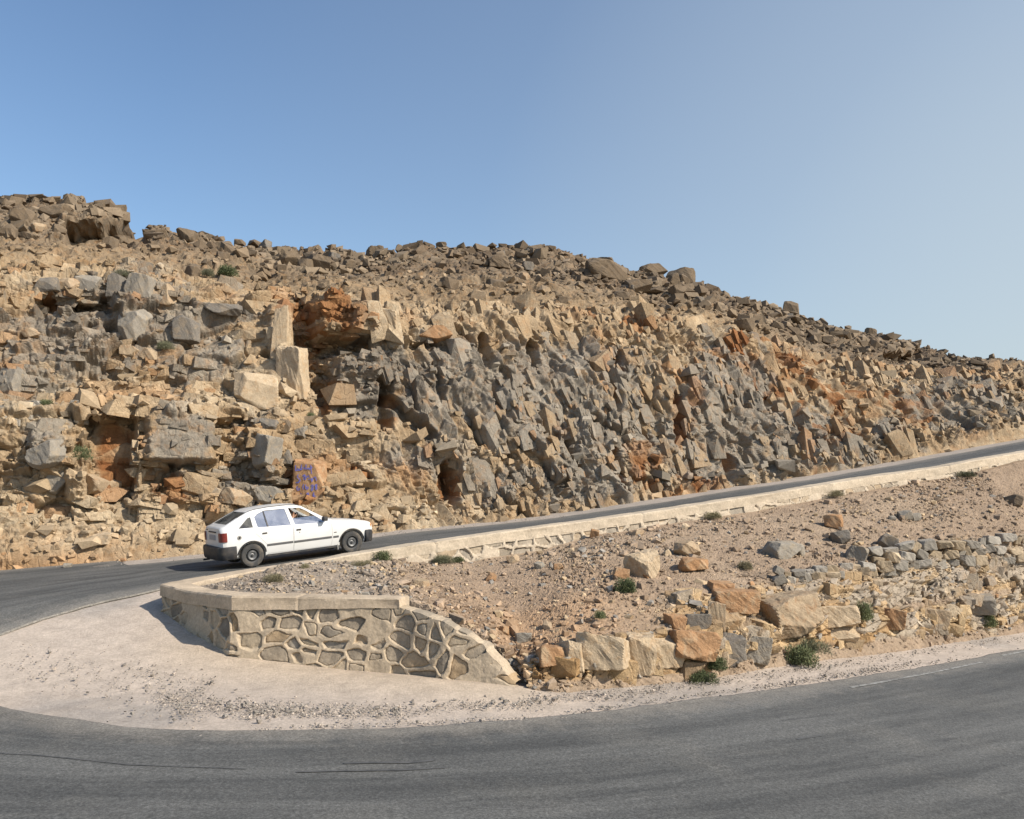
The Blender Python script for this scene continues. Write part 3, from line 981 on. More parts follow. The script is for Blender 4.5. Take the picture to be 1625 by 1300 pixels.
rb_, r1_, r2_, rt_ = row_interp(bpts), row_interp(m1), row_interp(m2), row_interp(tpts)
bur = rb_.copy(); bur[:, 1] -= 0.1 * sstep(800, 840, usl); bur[:, 2] -= 0.4
tur = rt_.copy(); tur[:, :2] += NRM * 0.3; tur[:, 2] -= 0.3
segs = []
for a, b_, n in ((bur, rb_, 6), (rb_, r1_, 90), (r1_, r2_, 110), (r2_, rt_, 170), (rt_, tur, 6)):
    f = np.linspace(0, 1, n, endpoint=False)[:, None, None]
    segs.append(lerp(a[None], b_[None], f))
SS = np.concatenate(segs + [tur[None]])
rid = np.concatenate([np.linspace(-1, 0, 6, endpoint=False), np.linspace(0, 1, 90, endpoint=False), np.linspace(1, 2, 110, endpoint=False), np.linspace(2, 3, 170, endpoint=False), np.linspace(3, 4, 7)])[:, None] + 0 * usl[None]
SS[6:-7] = smooth1(SS, 6, 0)[6:-7]
SU = np.repeat(usl[None], len(SS), 0)
SN = grid_normals(SS)
SN = smooth1(smooth1(SN, 8, 0), 8, 1)
SN /= np.linalg.norm(SN, axis=-1, keepdims=True)
if SN[..., 2].mean() < 0:
    SN = -SN
sx, sy = SS[..., 0], SS[..., 1]
sl = np.concatenate([np.zeros((1, len(usl))), np.cumsum(np.linalg.norm(np.diff(SS, axis=0), axis=2), axis=0)])
st_ = np.cumsum(np.concatenate([[0], np.linalg.norm(np.diff(r1_, axis=0), axis=1)]))[None] + 0 * sl
open_ = sstep(815, 850, SU)
band = open_ * (sstep(0.16, 0.32, rid + 0.2 * fbm(st_ * .9, sl * 0, 4, 2)) * (1 - sstep(0.85, 1.15, rid + 0.3 * fbm(st_ * .8, sl, 5, 3))))
band2 = sstep(1030, 1080, SU) * sstep(1.0, 1.15, rid) * (1 - sstep(1.7, 2.0, rid + 0.4 * fbm(st_ * .6, sl * .5, 6, 3))) * 0.85
out = np.clip(band + band2, 0, 1)
fb, rfb, _ = facets(st_ / 0.85, sl / 0.5, 411, 0.7, 0.85, 0.25)
fm, rfm, _ = facets(st_ / 0.34, sl / 0.24, 421, 0.8, 0.9, 0.3)
fs, rfs, _ = facets(sx / 0.14, sy / 0.14 + sl * 2, 431, 1.0, 0.95, 0.1)
ft, rft, _ = facets(sx / 0.06, sy / 0.06 + sl * 5, 441, 1.0, 0.95, 0.1)
patch = sstep(-0.1, 0.5, fbm(sx * 0.7, sy * 0.7, 451, 3))
HS = out * (0.22 * fb + 0.10 * fm + 0.03 * fs) + (1 - out) * (0.045 * fs * patch + 0.018 * ft + 0.10 * fbm(sx * 0.6, sy * 0.6, 461, 4))
wtop = (1 - sstep(600, 700, SU)) * (1 - sstep(0.6, 1.2, rid))
HS = HS * sstep(-0.6, 0.1, rid) * (1 - sstep(2.9, 3.1, rid)) * (1 - 0.6 * wtop)
HS = np.where(open_ < .5, np.minimum(HS, 0.05 + 0.2 * sstep(0.0, 0.8, rid)), HS)
S3 = SS + SN * HS[..., None]
lo1 = fbm(sx * 0.35, sy * 0.5, 471, 4)
SCREE = np.array((0.285, 0.208, 0.143), np.float32)
SCREE2 = np.array((0.315, 0.238, 0.165), np.float32)
SCREE3 = np.array((0.37, 0.235, 0.135), np.float32)
GRAV = np.array((0.275, 0.228, 0.18), np.float32)
scol = lerp(SCREE, SCREE2, np.clip(0.35 + 0.9 * lo1 + 0.25 * (rfs[3] - .5), 0, 1)[..., None])
scol = lerp(scol, SCREE3, (0.7 * np.clip(np.exp(-((SU - 860) / 150) ** 2) * sstep(0.2, 1.0, rid) * (1 - sstep(2.0, 2.8, rid)) * (0.7 + lo1), 0, 1))[..., None])
scol = lerp(scol, SCREE * 0.92, (sstep(1500, 1620, SU) * sstep(2, 2.3, rid) * 0.6)[..., None])
scol = lerp(scol, GRAV, ((1 - sstep(560, 720, SU)) * 0.8)[..., None])
ocol = lerp(np.array((0.46, 0.335, 0.195)), np.array((0.33, 0.20, 0.09)), np.clip(0.3 + 1.0 * (rfb[3] - .5) + 0.6 * lo1, 0, 1)[..., None])
gsel = sstep(0.55, 0.75, rfm[2] * 0.5 + rfb[2] * 0.35 + 0.25 * sstep(1100, 1500, SU) + .1 * sstep(1.0, 1.3, rid))
ocol = lerp(ocol, lerp(GREY, np.array((0.36, 0.31, 0.25)), rfm[1][..., None]), (gsel * 0.8)[..., None])
scol = lerp(scol, ocol, out[..., None])
slope = mesh_np('rubble_slope', S3, grid_faces(*SS.shape[:2]), SOIL, scol)
tag(slope, 'stony scree slope with rock ledges between the two roads', None, kind='structure')
slopeN = grid_normals(S3)
if slopeN[..., 2].mean() < 0:
    slopeN = -slopeN


# ------------------------------------------------------------------ rocks
def ico(sub):
    bm = bmesh.new()
    bmesh.ops.create_icosphere(bm, subdivisions=sub, radius=1.0)
    V = np.array([v.co[:] for v in bm.verts], np.float32)
    Fc = np.array([[v.index for v in f.verts] for f in bm.faces], np.int32)
    bm.free()
    return V, Fc


def rock_shape(Vd, rng, boxy=0.6, planes=9, rough=0.03):
    crisp = boxy >= 0.88
    if crisp:
        planes, rough = 5, rough * 1.6
    nrm, h = [], []
    for ax in range(3):
        for sg in (-1, 1):
            n = np.zeros(3); n[ax] = sg
            n += rng.normal(0, 0.11 if crisp else 0.16, 3)
            nrm.append(n / np.linalg.norm(n)); h.append(rng.uniform(.70, .80) if crisp else rng.uniform(0.66, 0.9) if boxy > rng.random() else rng.uniform(0.8, 1.0))
    for _ in range(planes):
        n = rng.normal(size=3); n /= np.linalg.norm(n)
        nrm.append(n); h.append(rng.uniform(0.86, 1.1) if crisp else rng.uniform(0.72, 0.98))
    D = Vd @ np.array(nrm).T
    r = np.where(D > 0.05, np.array(h)[None] / np.maximum(D, 0.05), 9).min(1)
    r = np.minimum(r, 1.5 if crisp else 1.25)
    V = Vd * r[:, None]
    if rough:
        o = rng.uniform(0, 99)
        w = fbm(V[:, 0] * 2.3 + o + V[:, 2] * 1.1, V[:, 1] * 2.3 - o + V[:, 2] * 0.7, int(o), 5, 0.6)
        V = V * (1 + rough * 2.0 * w)[:, None]
    V /= np.abs(V).max(0)[None]
    return V


ICO4, ICO3, ICO2, ICO1 = ico(5), ico(4), ico(2), ico(1)


def rand_rot(rng):
    q = rng.normal(size=4); q /= np.linalg.norm(q)
    w, x, y, z = q
    return np.array([[1 - 2 * (y * y + z * z), 2 * (x * y - z * w), 2 * (x * z + y * w)],
                     [2 * (x * y + z * w), 1 - 2 * (x * x + z * z), 2 * (y * z - x * w)],
                     [2 * (x * z - y * w), 2 * (y * z + x * w), 1 - 2 * (x * x + y * y)]])


def hull_protos(n, seed, jit=0.28, extra=3):
    r_ = np.random.default_rng(seed)
    out_ = []
    for _ in range(n):
        P_ = np.array([(x, y, z) for x in (-1, 1) for y in (-1, 1) for z in (-1, 1)], float) * 0.8
        P_ += r_.normal(0, jit, P_.shape)
        if extra:
            e_ = r_.normal(size=(extra, 3)); e_ /= np.linalg.norm(e_, axis=1, keepdims=True)
            P_ = np.concatenate([P_, e_ * r_.uniform(.95, 1.15, (extra, 1))])
        bm_ = bmesh.new()
        for p in P_: bm_.verts.new(p)
        res_ = bmesh.ops.convex_hull(bm_, input=bm_.verts)
        bmesh.ops.delete(bm_, geom=[v for v in bm_.verts if not v.link_faces], context='VERTS')
        bm_.verts.index_update()
        bmesh.ops.triangulate(bm_, faces=bm_.faces)
        V_ = np.array([v.co[:] for v in bm_.verts], np.float32)
        F_ = np.array([[v.index for v in f.verts] for f in bm_.faces], np.int32)
        V_ -= (V_.max(0) + V_.min(0)) / 2
        V_ /= np.abs(V_).max(0)[None]
        out_.append((V_, F_))
        bm_.free()
    return out_


HULLS = hull_protos(40, 5)


HULLS_SQ = hull_protos(40, 9, 0.23, 3)


def place_hulls(name, pos, mats3, cols, seed, mat, HULLS=HULLS):
    """many angular blocks in one mesh; mats3 is a 3x3 matrix per block"""
    r_ = np.random.default_rng(seed)
    Vs, Fs, Cs, off = [], [], [], 0
    for i in range(len(pos)):
        V_, F_ = HULLS[r_.integers(len(HULLS))]
        V_ = V_ @ mats3[i].T + pos[i]
        Vs.append(V_); Fs.append(F_ + off); off += len(V_)
        Cs.append(np.repeat(cols[i][None], len(V_), 0))
    return mesh_np(name, np.concatenate(Vs), np.concatenate(Fs), mat, np.concatenate(Cs))


def merged_rocks(name, pos, nrm_, size, cols, seed, squash=0.65, protos=24, level=None, sink=0.25):
    r_ = np.random.default_rng(seed)
    M3, pp = [], np.array(pos, float)
    for i in range(len(pp)):
        sc_ = size[i] * np.array([r_.uniform(0.75, 1.3), r_.uniform(0.55, 1.0), squash * r_.uniform(0.55, 1.2)])
        a = r_.uniform(0, 2 * math.pi)
        k_ = r_.normal(0, 0.25, 2)
        R_ = np.array([[math.cos(a), -math.sin(a), 0], [math.sin(a), math.cos(a), 0], [0, 0, 1]])
        R2_ = np.array([[1, 0, k_[0]], [0, 1, k_[1]], [-k_[0], -k_[1], 1]])
        M3.append(R2_ @ R_ @ np.diag(sc_))
        pp[i, 2] += sc_[2] * (1 - 2 * sink)
    return place_hulls(name, pp, M3, cols, seed + 1, RUBBLE)


def merged_rocks_old(name, pos, nrm_, size, cols, seed, squash=0.65, protos=24, level=ICO1, sink=0.25):
    rng = np.random.default_rng(seed)
    protoV = [rock_shape(level[0], rng, 0.6, 7, 0.0) for _ in range(protos)]
    n = len(pos)
    nv = len(level[0])
    V = np.empty((n, nv, 3), np.float32)
    for i in range(n):
        sc = size[i] * np.array([rng.uniform(0.75, 1.25), rng.uniform(0.6, 1.0), squash * rng.uniform(0.6, 1.2)])
        a = rng.uniform(0, 2 * math.pi)
        ca, sa = math.cos(a), math.sin(a)
        R = np.array([[ca, -sa, 0], [sa, ca, 0], [0, 0, 1]])
        k_ = rng.normal(0, 0.22, 2)
        R2 = np.array([[1, 0, k_[0]], [0, 1, k_[1]], [-k_[0], -k_[1], 1]])
        V[i] = (protoV[rng.integers(protos)] * sc) @ (R2 @ R).T + pos[i]
        V[i, :, 2] += sc[2] * (1 - 2 * sink)
    Fc = (level[1][None] + (np.arange(n) * nv)[:, None, None]).reshape(-1, 3)
    C = np.repeat(cols[:, None], nv, 1)
    return mesh_np(name, V.reshape(-1, 3), Fc, RUBBLE, C.reshape(-1, 3))


def pick(weight, n, rng):
    w = np.clip(weight, 0, None).ravel()
    idx = rng.choice(len(w), size=n, p=w / w.sum(), replace=False)
    return idx


rng = np.random.default_rng(21)
# --- angular blocks that the cliff is broken into (part of the cliff itself)
inview0 = (UU > -80) & (UU < 1720)
ZUP = np.array([0, 0, 1.0]); D3 = np.array([DIR[0], DIR[1], 0.0]); N3 = np.array([NRM[0], NRM[1], 0.0])
wgt = face * inview0 * np.clip(calm, 0, 1) ** 2 * (1 - 0.7 * low_left) * (0.25 + 0.75 * rough_zone) * S[..., 1] ** 1.3 * edge0
wgt = wgt * (1 - (box(462, 732, 514, 804, 4))) * (0.04 + sstep(0.0, 0.55, fbm(T * 0.33, L * 0.4, 171, 4)))
wgt = wgt * (1 - 0.6 * jointed)
idx = pick(wgt * (1 - .9 * cleft), 2000, rng)
posb = C3.reshape(-1, 3)[idx].copy()
jn = jointed.ravel()[idx]
M3 = []
for i in range(len(idx)):
    sz_ = min(math.exp(rng.normal(math.log(0.11), 0.6)), 0.45)
    if jn[i] > 0.5:       # sheeted, steep
        sz_ *= 0.72
        sc_ = sz_ * np.array([rng.uniform(.55, 1.0), rng.uniform(.4, .6), rng.uniform(.9, 1.9)])
        ang = rng.normal(-0.34, 0.10)
    else:                 # bedded blocks
        sc_ = sz_ * np.array([rng.uniform(.8, 1.6), rng.uniform(.4, .7), rng.uniform(.4, .8)])
        ang = rng.normal(0.05, 0.07)
    ax = math.cos(ang) * D3 + math.sin(ang) * -ZUP
    az = math.sin(ang) * D3 + math.cos(ang) * ZUP
    az = az + N3 * rng.normal(0.25 if jn[i] > .5 else 0.12, 0.09)
    yaw_ = rng.normal(0.1, 0.2)
    a1 = math.cos(yaw_) * ax + math.sin(yaw_) * N3
    a2 = -math.sin(yaw_) * ax + math.cos(yaw_) * N3
    M3.append(np.stack([a1, a2, az / np.linalg.norm(az)], 1) @ np.diag(sc_))
    posb[i] += N3 * sc_[1] * rng.uniform(0.3, 0.85) * (1.15 if jn[i] > .5 else 1.0)
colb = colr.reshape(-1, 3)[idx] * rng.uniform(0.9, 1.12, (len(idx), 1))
pk = rng.random(len(idx)) < 0.07
colb[pk] = lerp(colb[pk], ORANGE, 0.6)
def cells(Tc, Lc, a, b, mask, keep, seed):
    r_ = np.random.default_rng(seed)
    iy = np.floor(Lc / b).astype(np.int64)
    ix = np.floor(Tc / a + 0.5 * (iy % 2) + 0.35 * _hash(iy, iy * 0, seed)).astype(np.int64)
    ok_ = np.where(mask.ravel())[0]
    ok_ = r_.permutation(ok_)
    _, first = np.unique((ix.ravel()[ok_] + 5000) * 100000 + iy.ravel()[ok_] + 5000, return_index=True)
    sel = ok_[first]
    return sel[r_.random(len(sel)) < keep]


def frame(ang, lean, yaw_):
    ax = math.cos(ang) * D3 - math.sin(ang) * ZUP
    az = math.sin(ang) * D3 + math.cos(ang) * ZUP + N3 * lean
    az /= np.linalg.norm(az)
    a1 = math.cos(yaw_) * ax + math.sin(yaw_) * N3
    a2 = np.cross(az, a1)
    return np.stack([a1, a2, az], 1)


core = inview0 & (face > 0.8) & (calm > 0.75) & (cleft < 0.3) & (edge0 > .9)
bz = fbm(Tw * .38 + 9, Lw * .5, 191, 4)
allpos, allM, allc = [posb], [np.array(M3)], [colb]
for Tc, Lc, a, b, msk, keep, half_, ang0, lean0, sink_, sd_ in (
        (Tj, L, .80, 1.35, core & (jointed > .5) & (zone > -.2), .20, (.40, .27, .72), -.20, .27, .80, 1),
        (Tj, L, .34, .62, core & (jointed > .5) & (bz > -.12), .42, (.18, .16, .36), -.24, .27, .66, 2),
        (Tj, L, .17, .32, core & (jointed > .5) & (bz > .02), .36, (.085, .09, .17), -.24, .25, .50, 5),
        (T, L, 1.2, .70, core & (jointed < .5) & (low_left < .4), .26, (.58, .40, .33), .04, .10, .72, 3),
        (T, L, .52, .32, core & (jointed < .5) & (low_left < .6) & (bz > -.1), .42, (.27, .23, .165), .04, .10, .55, 4),
        (T, L, .26, .17, core & (jointed < .5) & (bz > .05), .38, (.13, .13, .085), .04, .12, .40, 6)):
    sel = cells(Tc, Lc, a, b, msk, keep, sd_)
    r_ = np.random.default_rng(sd_ + 50)
    pp = C3.reshape(-1, 3)[sel].copy()
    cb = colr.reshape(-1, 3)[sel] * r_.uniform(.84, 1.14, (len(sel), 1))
    k1 = r_.random(len(sel))
    tn = (k1 < .10)
    cb[tn] = lerp(cb[tn], TAN * .84, .75)
    og = k1 > .955
    cb[og] = lerp(cb[og], ORANGE * .9, .6)
    MM = []
    for i in range(len(sel)):
        sc_ = np.array(half_) * np.array([r_.uniform(.65, 1.3), r_.uniform(.8, 1.2), r_.uniform(.6, 1.35)])
        MM.append(frame(r_.normal(ang0, .13), r_.normal(lean0, .06), r_.normal(.10, .13)) @ np.diag(sc_))
        pp[i] += N3 * (sc_[1] * sink_ + r_.normal(0, .04))
    allpos.append(pp); allM.append(np.array(MM)); allc.append(cb)
o = place_hulls('cliff_blocks', np.concatenate(allpos), np.concatenate(allM), np.concatenate(allc), 29, ROCK, HULLS_SQ)
tag(o, 'angular blocks broken out of the cliff face', None, kind='structure')

# --- rubble lying on the hill and on the ledges of the cliff
inview = (UU > -60) & (UU < 1700)
wgt = (top_slope * back * (0.28 + 0.72 * np.exp(-(np.maximum(VV - v_sky[None], 0) / 36) ** 2)) * (hillN[..., 2] > 0.2) + face * 0.30 * (hillN[..., 2] > 0.45) + bench * 0.9 + 0.7 * sstep(-60, -5, VV - v_foot[None]) * (1 - 0.6 * sstep(500, 700, UU)) * (hillN[..., 2] > -.1)) * inview * (1 - box(462, 732, 514, 804, 3)) * (1 - 0.9 * box(100, 350, 238, 392, 4))
depth_w = S[..., 1] ** 1.2
idx = pick(wgt * depth_w, 11000, rng)
pos = C3.reshape(-1, 3)[idx]
tsl = top_slope.ravel()[idx]
size = np.exp(rng.normal(math.log(0.095), 0.6, len(idx))) * lerp(0.75, 0.72, tsl)
dcr = (VV - v_sky[None]).ravel()[idx]
size = size * (1 + 0.95 * tsl * np.exp(-(np.maximum(dcr, 0) / 34) ** 2))
size = np.clip(size, 0.03, 0.45)
cols = colr.reshape(-1, 3)[idx] * rng.uniform(0.75, 1.25, (len(idx), 1))
o = merged_rocks('hillside_rubble', pos, None, size, cols, 31)
tag(o, 'countless loose stones strewn over the hill and the ledges of the cliff', 'rubble', kind='stuff')

# --- scree stones on the slope
inv = (SU > 325) & (SU < 1660)
wgt = sstep(-0.05, 0.1, rid) * (1 - sstep(2.95, 3.05, rid)) * inv * (0.35 + patch) * (slopeN[..., 2] > 0.25) * (1 - 0.6 * wtop)
idx = pick(wgt * SS[..., 1], 13000, rng)
pos = S3.reshape(-1, 3)[idx]
size = np.clip(np.exp(rng.normal(math.log(0.021), 0.62, len(idx))), 0.010, 0.12)
size *= np.where(SU.ravel()[idx] < 560, 0.75, 1.0)
cc = scol.reshape(-1, 3)[idx] * rng.uniform(0.7, 1.4, (len(idx), 1))
pick_o = rng.random(len(idx)) < 0.16
cc[pick_o] = np.array((0.46, 0.34, 0.21)) * rng.uniform(0.75, 1.15, (pick_o.sum(), 1))
pick_g = rng.random(len(idx)) < 0.10
cc[pick_g] = np.array((0.28, 0.25, 0.21)) * rng.uniform(0.8, 1.2, (pick_g.sum(), 1))
o = merged_rocks('scree', pos, None, size, cc, 41)
tag(o, 'countless small stones scattered over the scree slope', 'scree', kind='stuff')

# --- broken ledge blocks (the outcrop itself)
wgt = out * inv * (SU > 860) * SS[..., 1] * sstep(0.05, 0.15, rid)
idx = pick(wgt * (0.05 + sstep(-.1, .4, fbm(st_ * .5, sl * .7, 172, 3))), 600, rng)
posb = S3.reshape(-1, 3)[idx].copy()
M3 = []
for i in range(len(idx)):
    sz_ = min(math.exp(rng.normal(math.log(0.075), 0.55)), 0.26)
    sc_ = sz_ * np.array([rng.uniform(.8, 1.6), rng.uniform(.7, 1.1), rng.uniform(.6, 1.1)])
    yaw_ = rng.normal(0.15, 0.3); k_ = rng.normal(0, .1, 2)
    R_ = np.array([[math.cos(yaw_), -math.sin(yaw_), 0], [math.sin(yaw_), math.cos(yaw_), 0], [0, 0, 1]])
    R2_ = np.array([[1, 0, k_[0]], [0, 1, k_[1]], [-k_[0], -k_[1], 1]])
    M3.append(R2_ @ R_ @ np.diag(sc_))
    posb[i, 2] -= sc_[2] * .15
    posb[i, 1] += sc_[1] * .35
colb = scol.reshape(-1, 3)[idx] * rng.uniform(0.85, 1.2, (len(idx), 1))
o = place_hulls('ledge_blocks', posb, M3, colb, 39, ROCK, HULLS_SQ)
tag(o, 'broken blocks of the rock ledge above the lower road', None, kind='structure')

# --- gravel on the shoulders
pts = []
for (u0, v0), (u1, v1), w, n in (((250, 1108), (420, 1128), 14, 1300), ((400, 1126), (640, 1130), 12, 1500), ((620, 1126), (860, 1115), 9, 800), ((820, 1112), (1000, 1100), 8, 700),
                                 ((1000, 1098), (1250, 1066), 8, 900), ((1250, 1066), (1625, 1010), 7, 1200), ((1200, 1092), (1450, 1052), 5, 900), ((400, 1158), (900, 1138), 4, 500),
                                 ((200, 1065), (340, 1090), 18, 350), ((20, 1040), (330, 1130), 40, 700), ((0, 905), (330, 880), 6, 500), ((600, 848), (900, 818), 3, 400), ((900, 1132), (1620, 1033), 4, 900)):
    n = int(n * 0.5)
    k_ = rng.random(n)
    uu = lerp(u0, u1, k_) + rng.normal(0, 8, n)
    vv_ = lerp(v0, v1, k_) + rng.normal(0, w * 0.6, n)
    for a, b_ in zip(uu, vv_):
        dx, dz = ray(a, b_)
        z = 0.0 if b_ > 1000 else 0.7
        for _ in range(12):
            Y = (z - CAM_Z) / dz
            z = 0.5 * z + 0.5 * float(G(dx * Y, Y))
        pts.append((dx * Y, Y, z))
pos = np.array(pts)
size = np.clip(np.exp(rng.normal(math.log(0.010), 0.45, len(pos))), 0.006, 0.035)
cc = np.where(rng.random((len(pos), 1)) < 0.35, np.array([[0.38, 0.32, 0.26]]), np.array([[0.245, 0.215, 0.18]])) * rng.uniform(0.7, 1.3, (len(pos), 1))
o = merged_rocks('gravel', pos, None, size, cc, 51, sink=0.2)
tag(o, 'loose grey gravel lying along the road edges and shoulder', 'gravel', kind='stuff')

# --- single boulders
ROCKMAT = {}
for nm, c_, spot in (('tan', (0.36, 0.27, 0.175), (0.30, 0.175, 0.09)), ('cream', (0.46, 0.355, 0.235), (0.38, 0.245, 0.13)), ('orange', (0.34, 0.195, 0.10), (0.40, 0.30, 0.19)),
                     ('grey', (0.255, 0.225, 0.182), (0.33, 0.26, 0.175)), ('darkgrey', (0.165, 0.145, 0.12), (0.26, 0.20, 0.135)), ('brown', (0.165, 0.122, 0.080), (0.125, 0.102, 0.078))):
    ROCKMAT[nm] = rock_mat(nm + '_boulder_rock', c_, 0.25, 0.02, spot, 1.6)
rrng = np.random.default_rng(77)


def rock_obj(name, center, half, matn, seed, rot=0.0, boxy=0.7, level=None, tilt=(0, 0), rough=0.035, planes=8):
    r_ = np.random.default_rng(seed)
    lv = level or ICO4
    if boxy < 0.2: planes, rough = 16, 0.07
    V = rock_shape(lv[0], r_, boxy, planes, rough) * np.array(half)
    o_ = mesh_np(name, V, lv[1], ROCKMAT[matn])
    o_.location = center
    o_.rotation_euler = (tilt[0], tilt[1], rot)
    return o_


fy = S3[..., 1] * CP + (S3[..., 2] - CAM_Z) * SP
fz = -S3[..., 1] * SP + (S3[..., 2] - CAM_Z) * CP
pu = CU + F_PX * S3[..., 0] / fy
pv = CV - F_PX * fz / fy


def surf_depth(u, v, which):
    if which == 'hill':
        d = np.abs(UU - u) + np.abs(VV - v)
        i = np.unravel_index(np.argmin(d), d.shape)
        return C3[i][1]
    d = np.abs(pu - u) + np.abs(pv - v)
    i = np.unravel_index(np.argmin(d), d.shape)
    return S3[i][1]


def rock_px(u0, v0, u1, v1, which, matn, label, seed, cat='rock', name='boulder', rot=None, boxy=0.75, deep=0.9, embed=0.15, group=None, tilt=(0, 0), rough=0.035, planes=8):
    """a rock whose visible front fills this part of the photograph, resting on the surface there"""
    Y = surf_depth((u0 + u1) / 2, lerp(v0, v1, 0.85), which)
    w = (u1 - u0) / F_PX * Y / 2
    h = (v1 - v0) / F_PX * Y / 2
    d = w * deep
    c_ = P((u0 + u1) / 2, (v0 + v1) / 2, Y + d * (1 - 2 * embed) * 0.5)
    if which == 'hill' and v0 < 560 and 'skyline' in label or 'crest' in label:
        c_[2] -= 0.22 * h
    o_ = rock_obj(name, tuple(c_), (w * 1.05, d, h * 1.06), matn, seed, rot if rot is not None else 0.0, boxy, None, tilt, rough, planes)
    tag(o_, label, cat, group)
    return o_


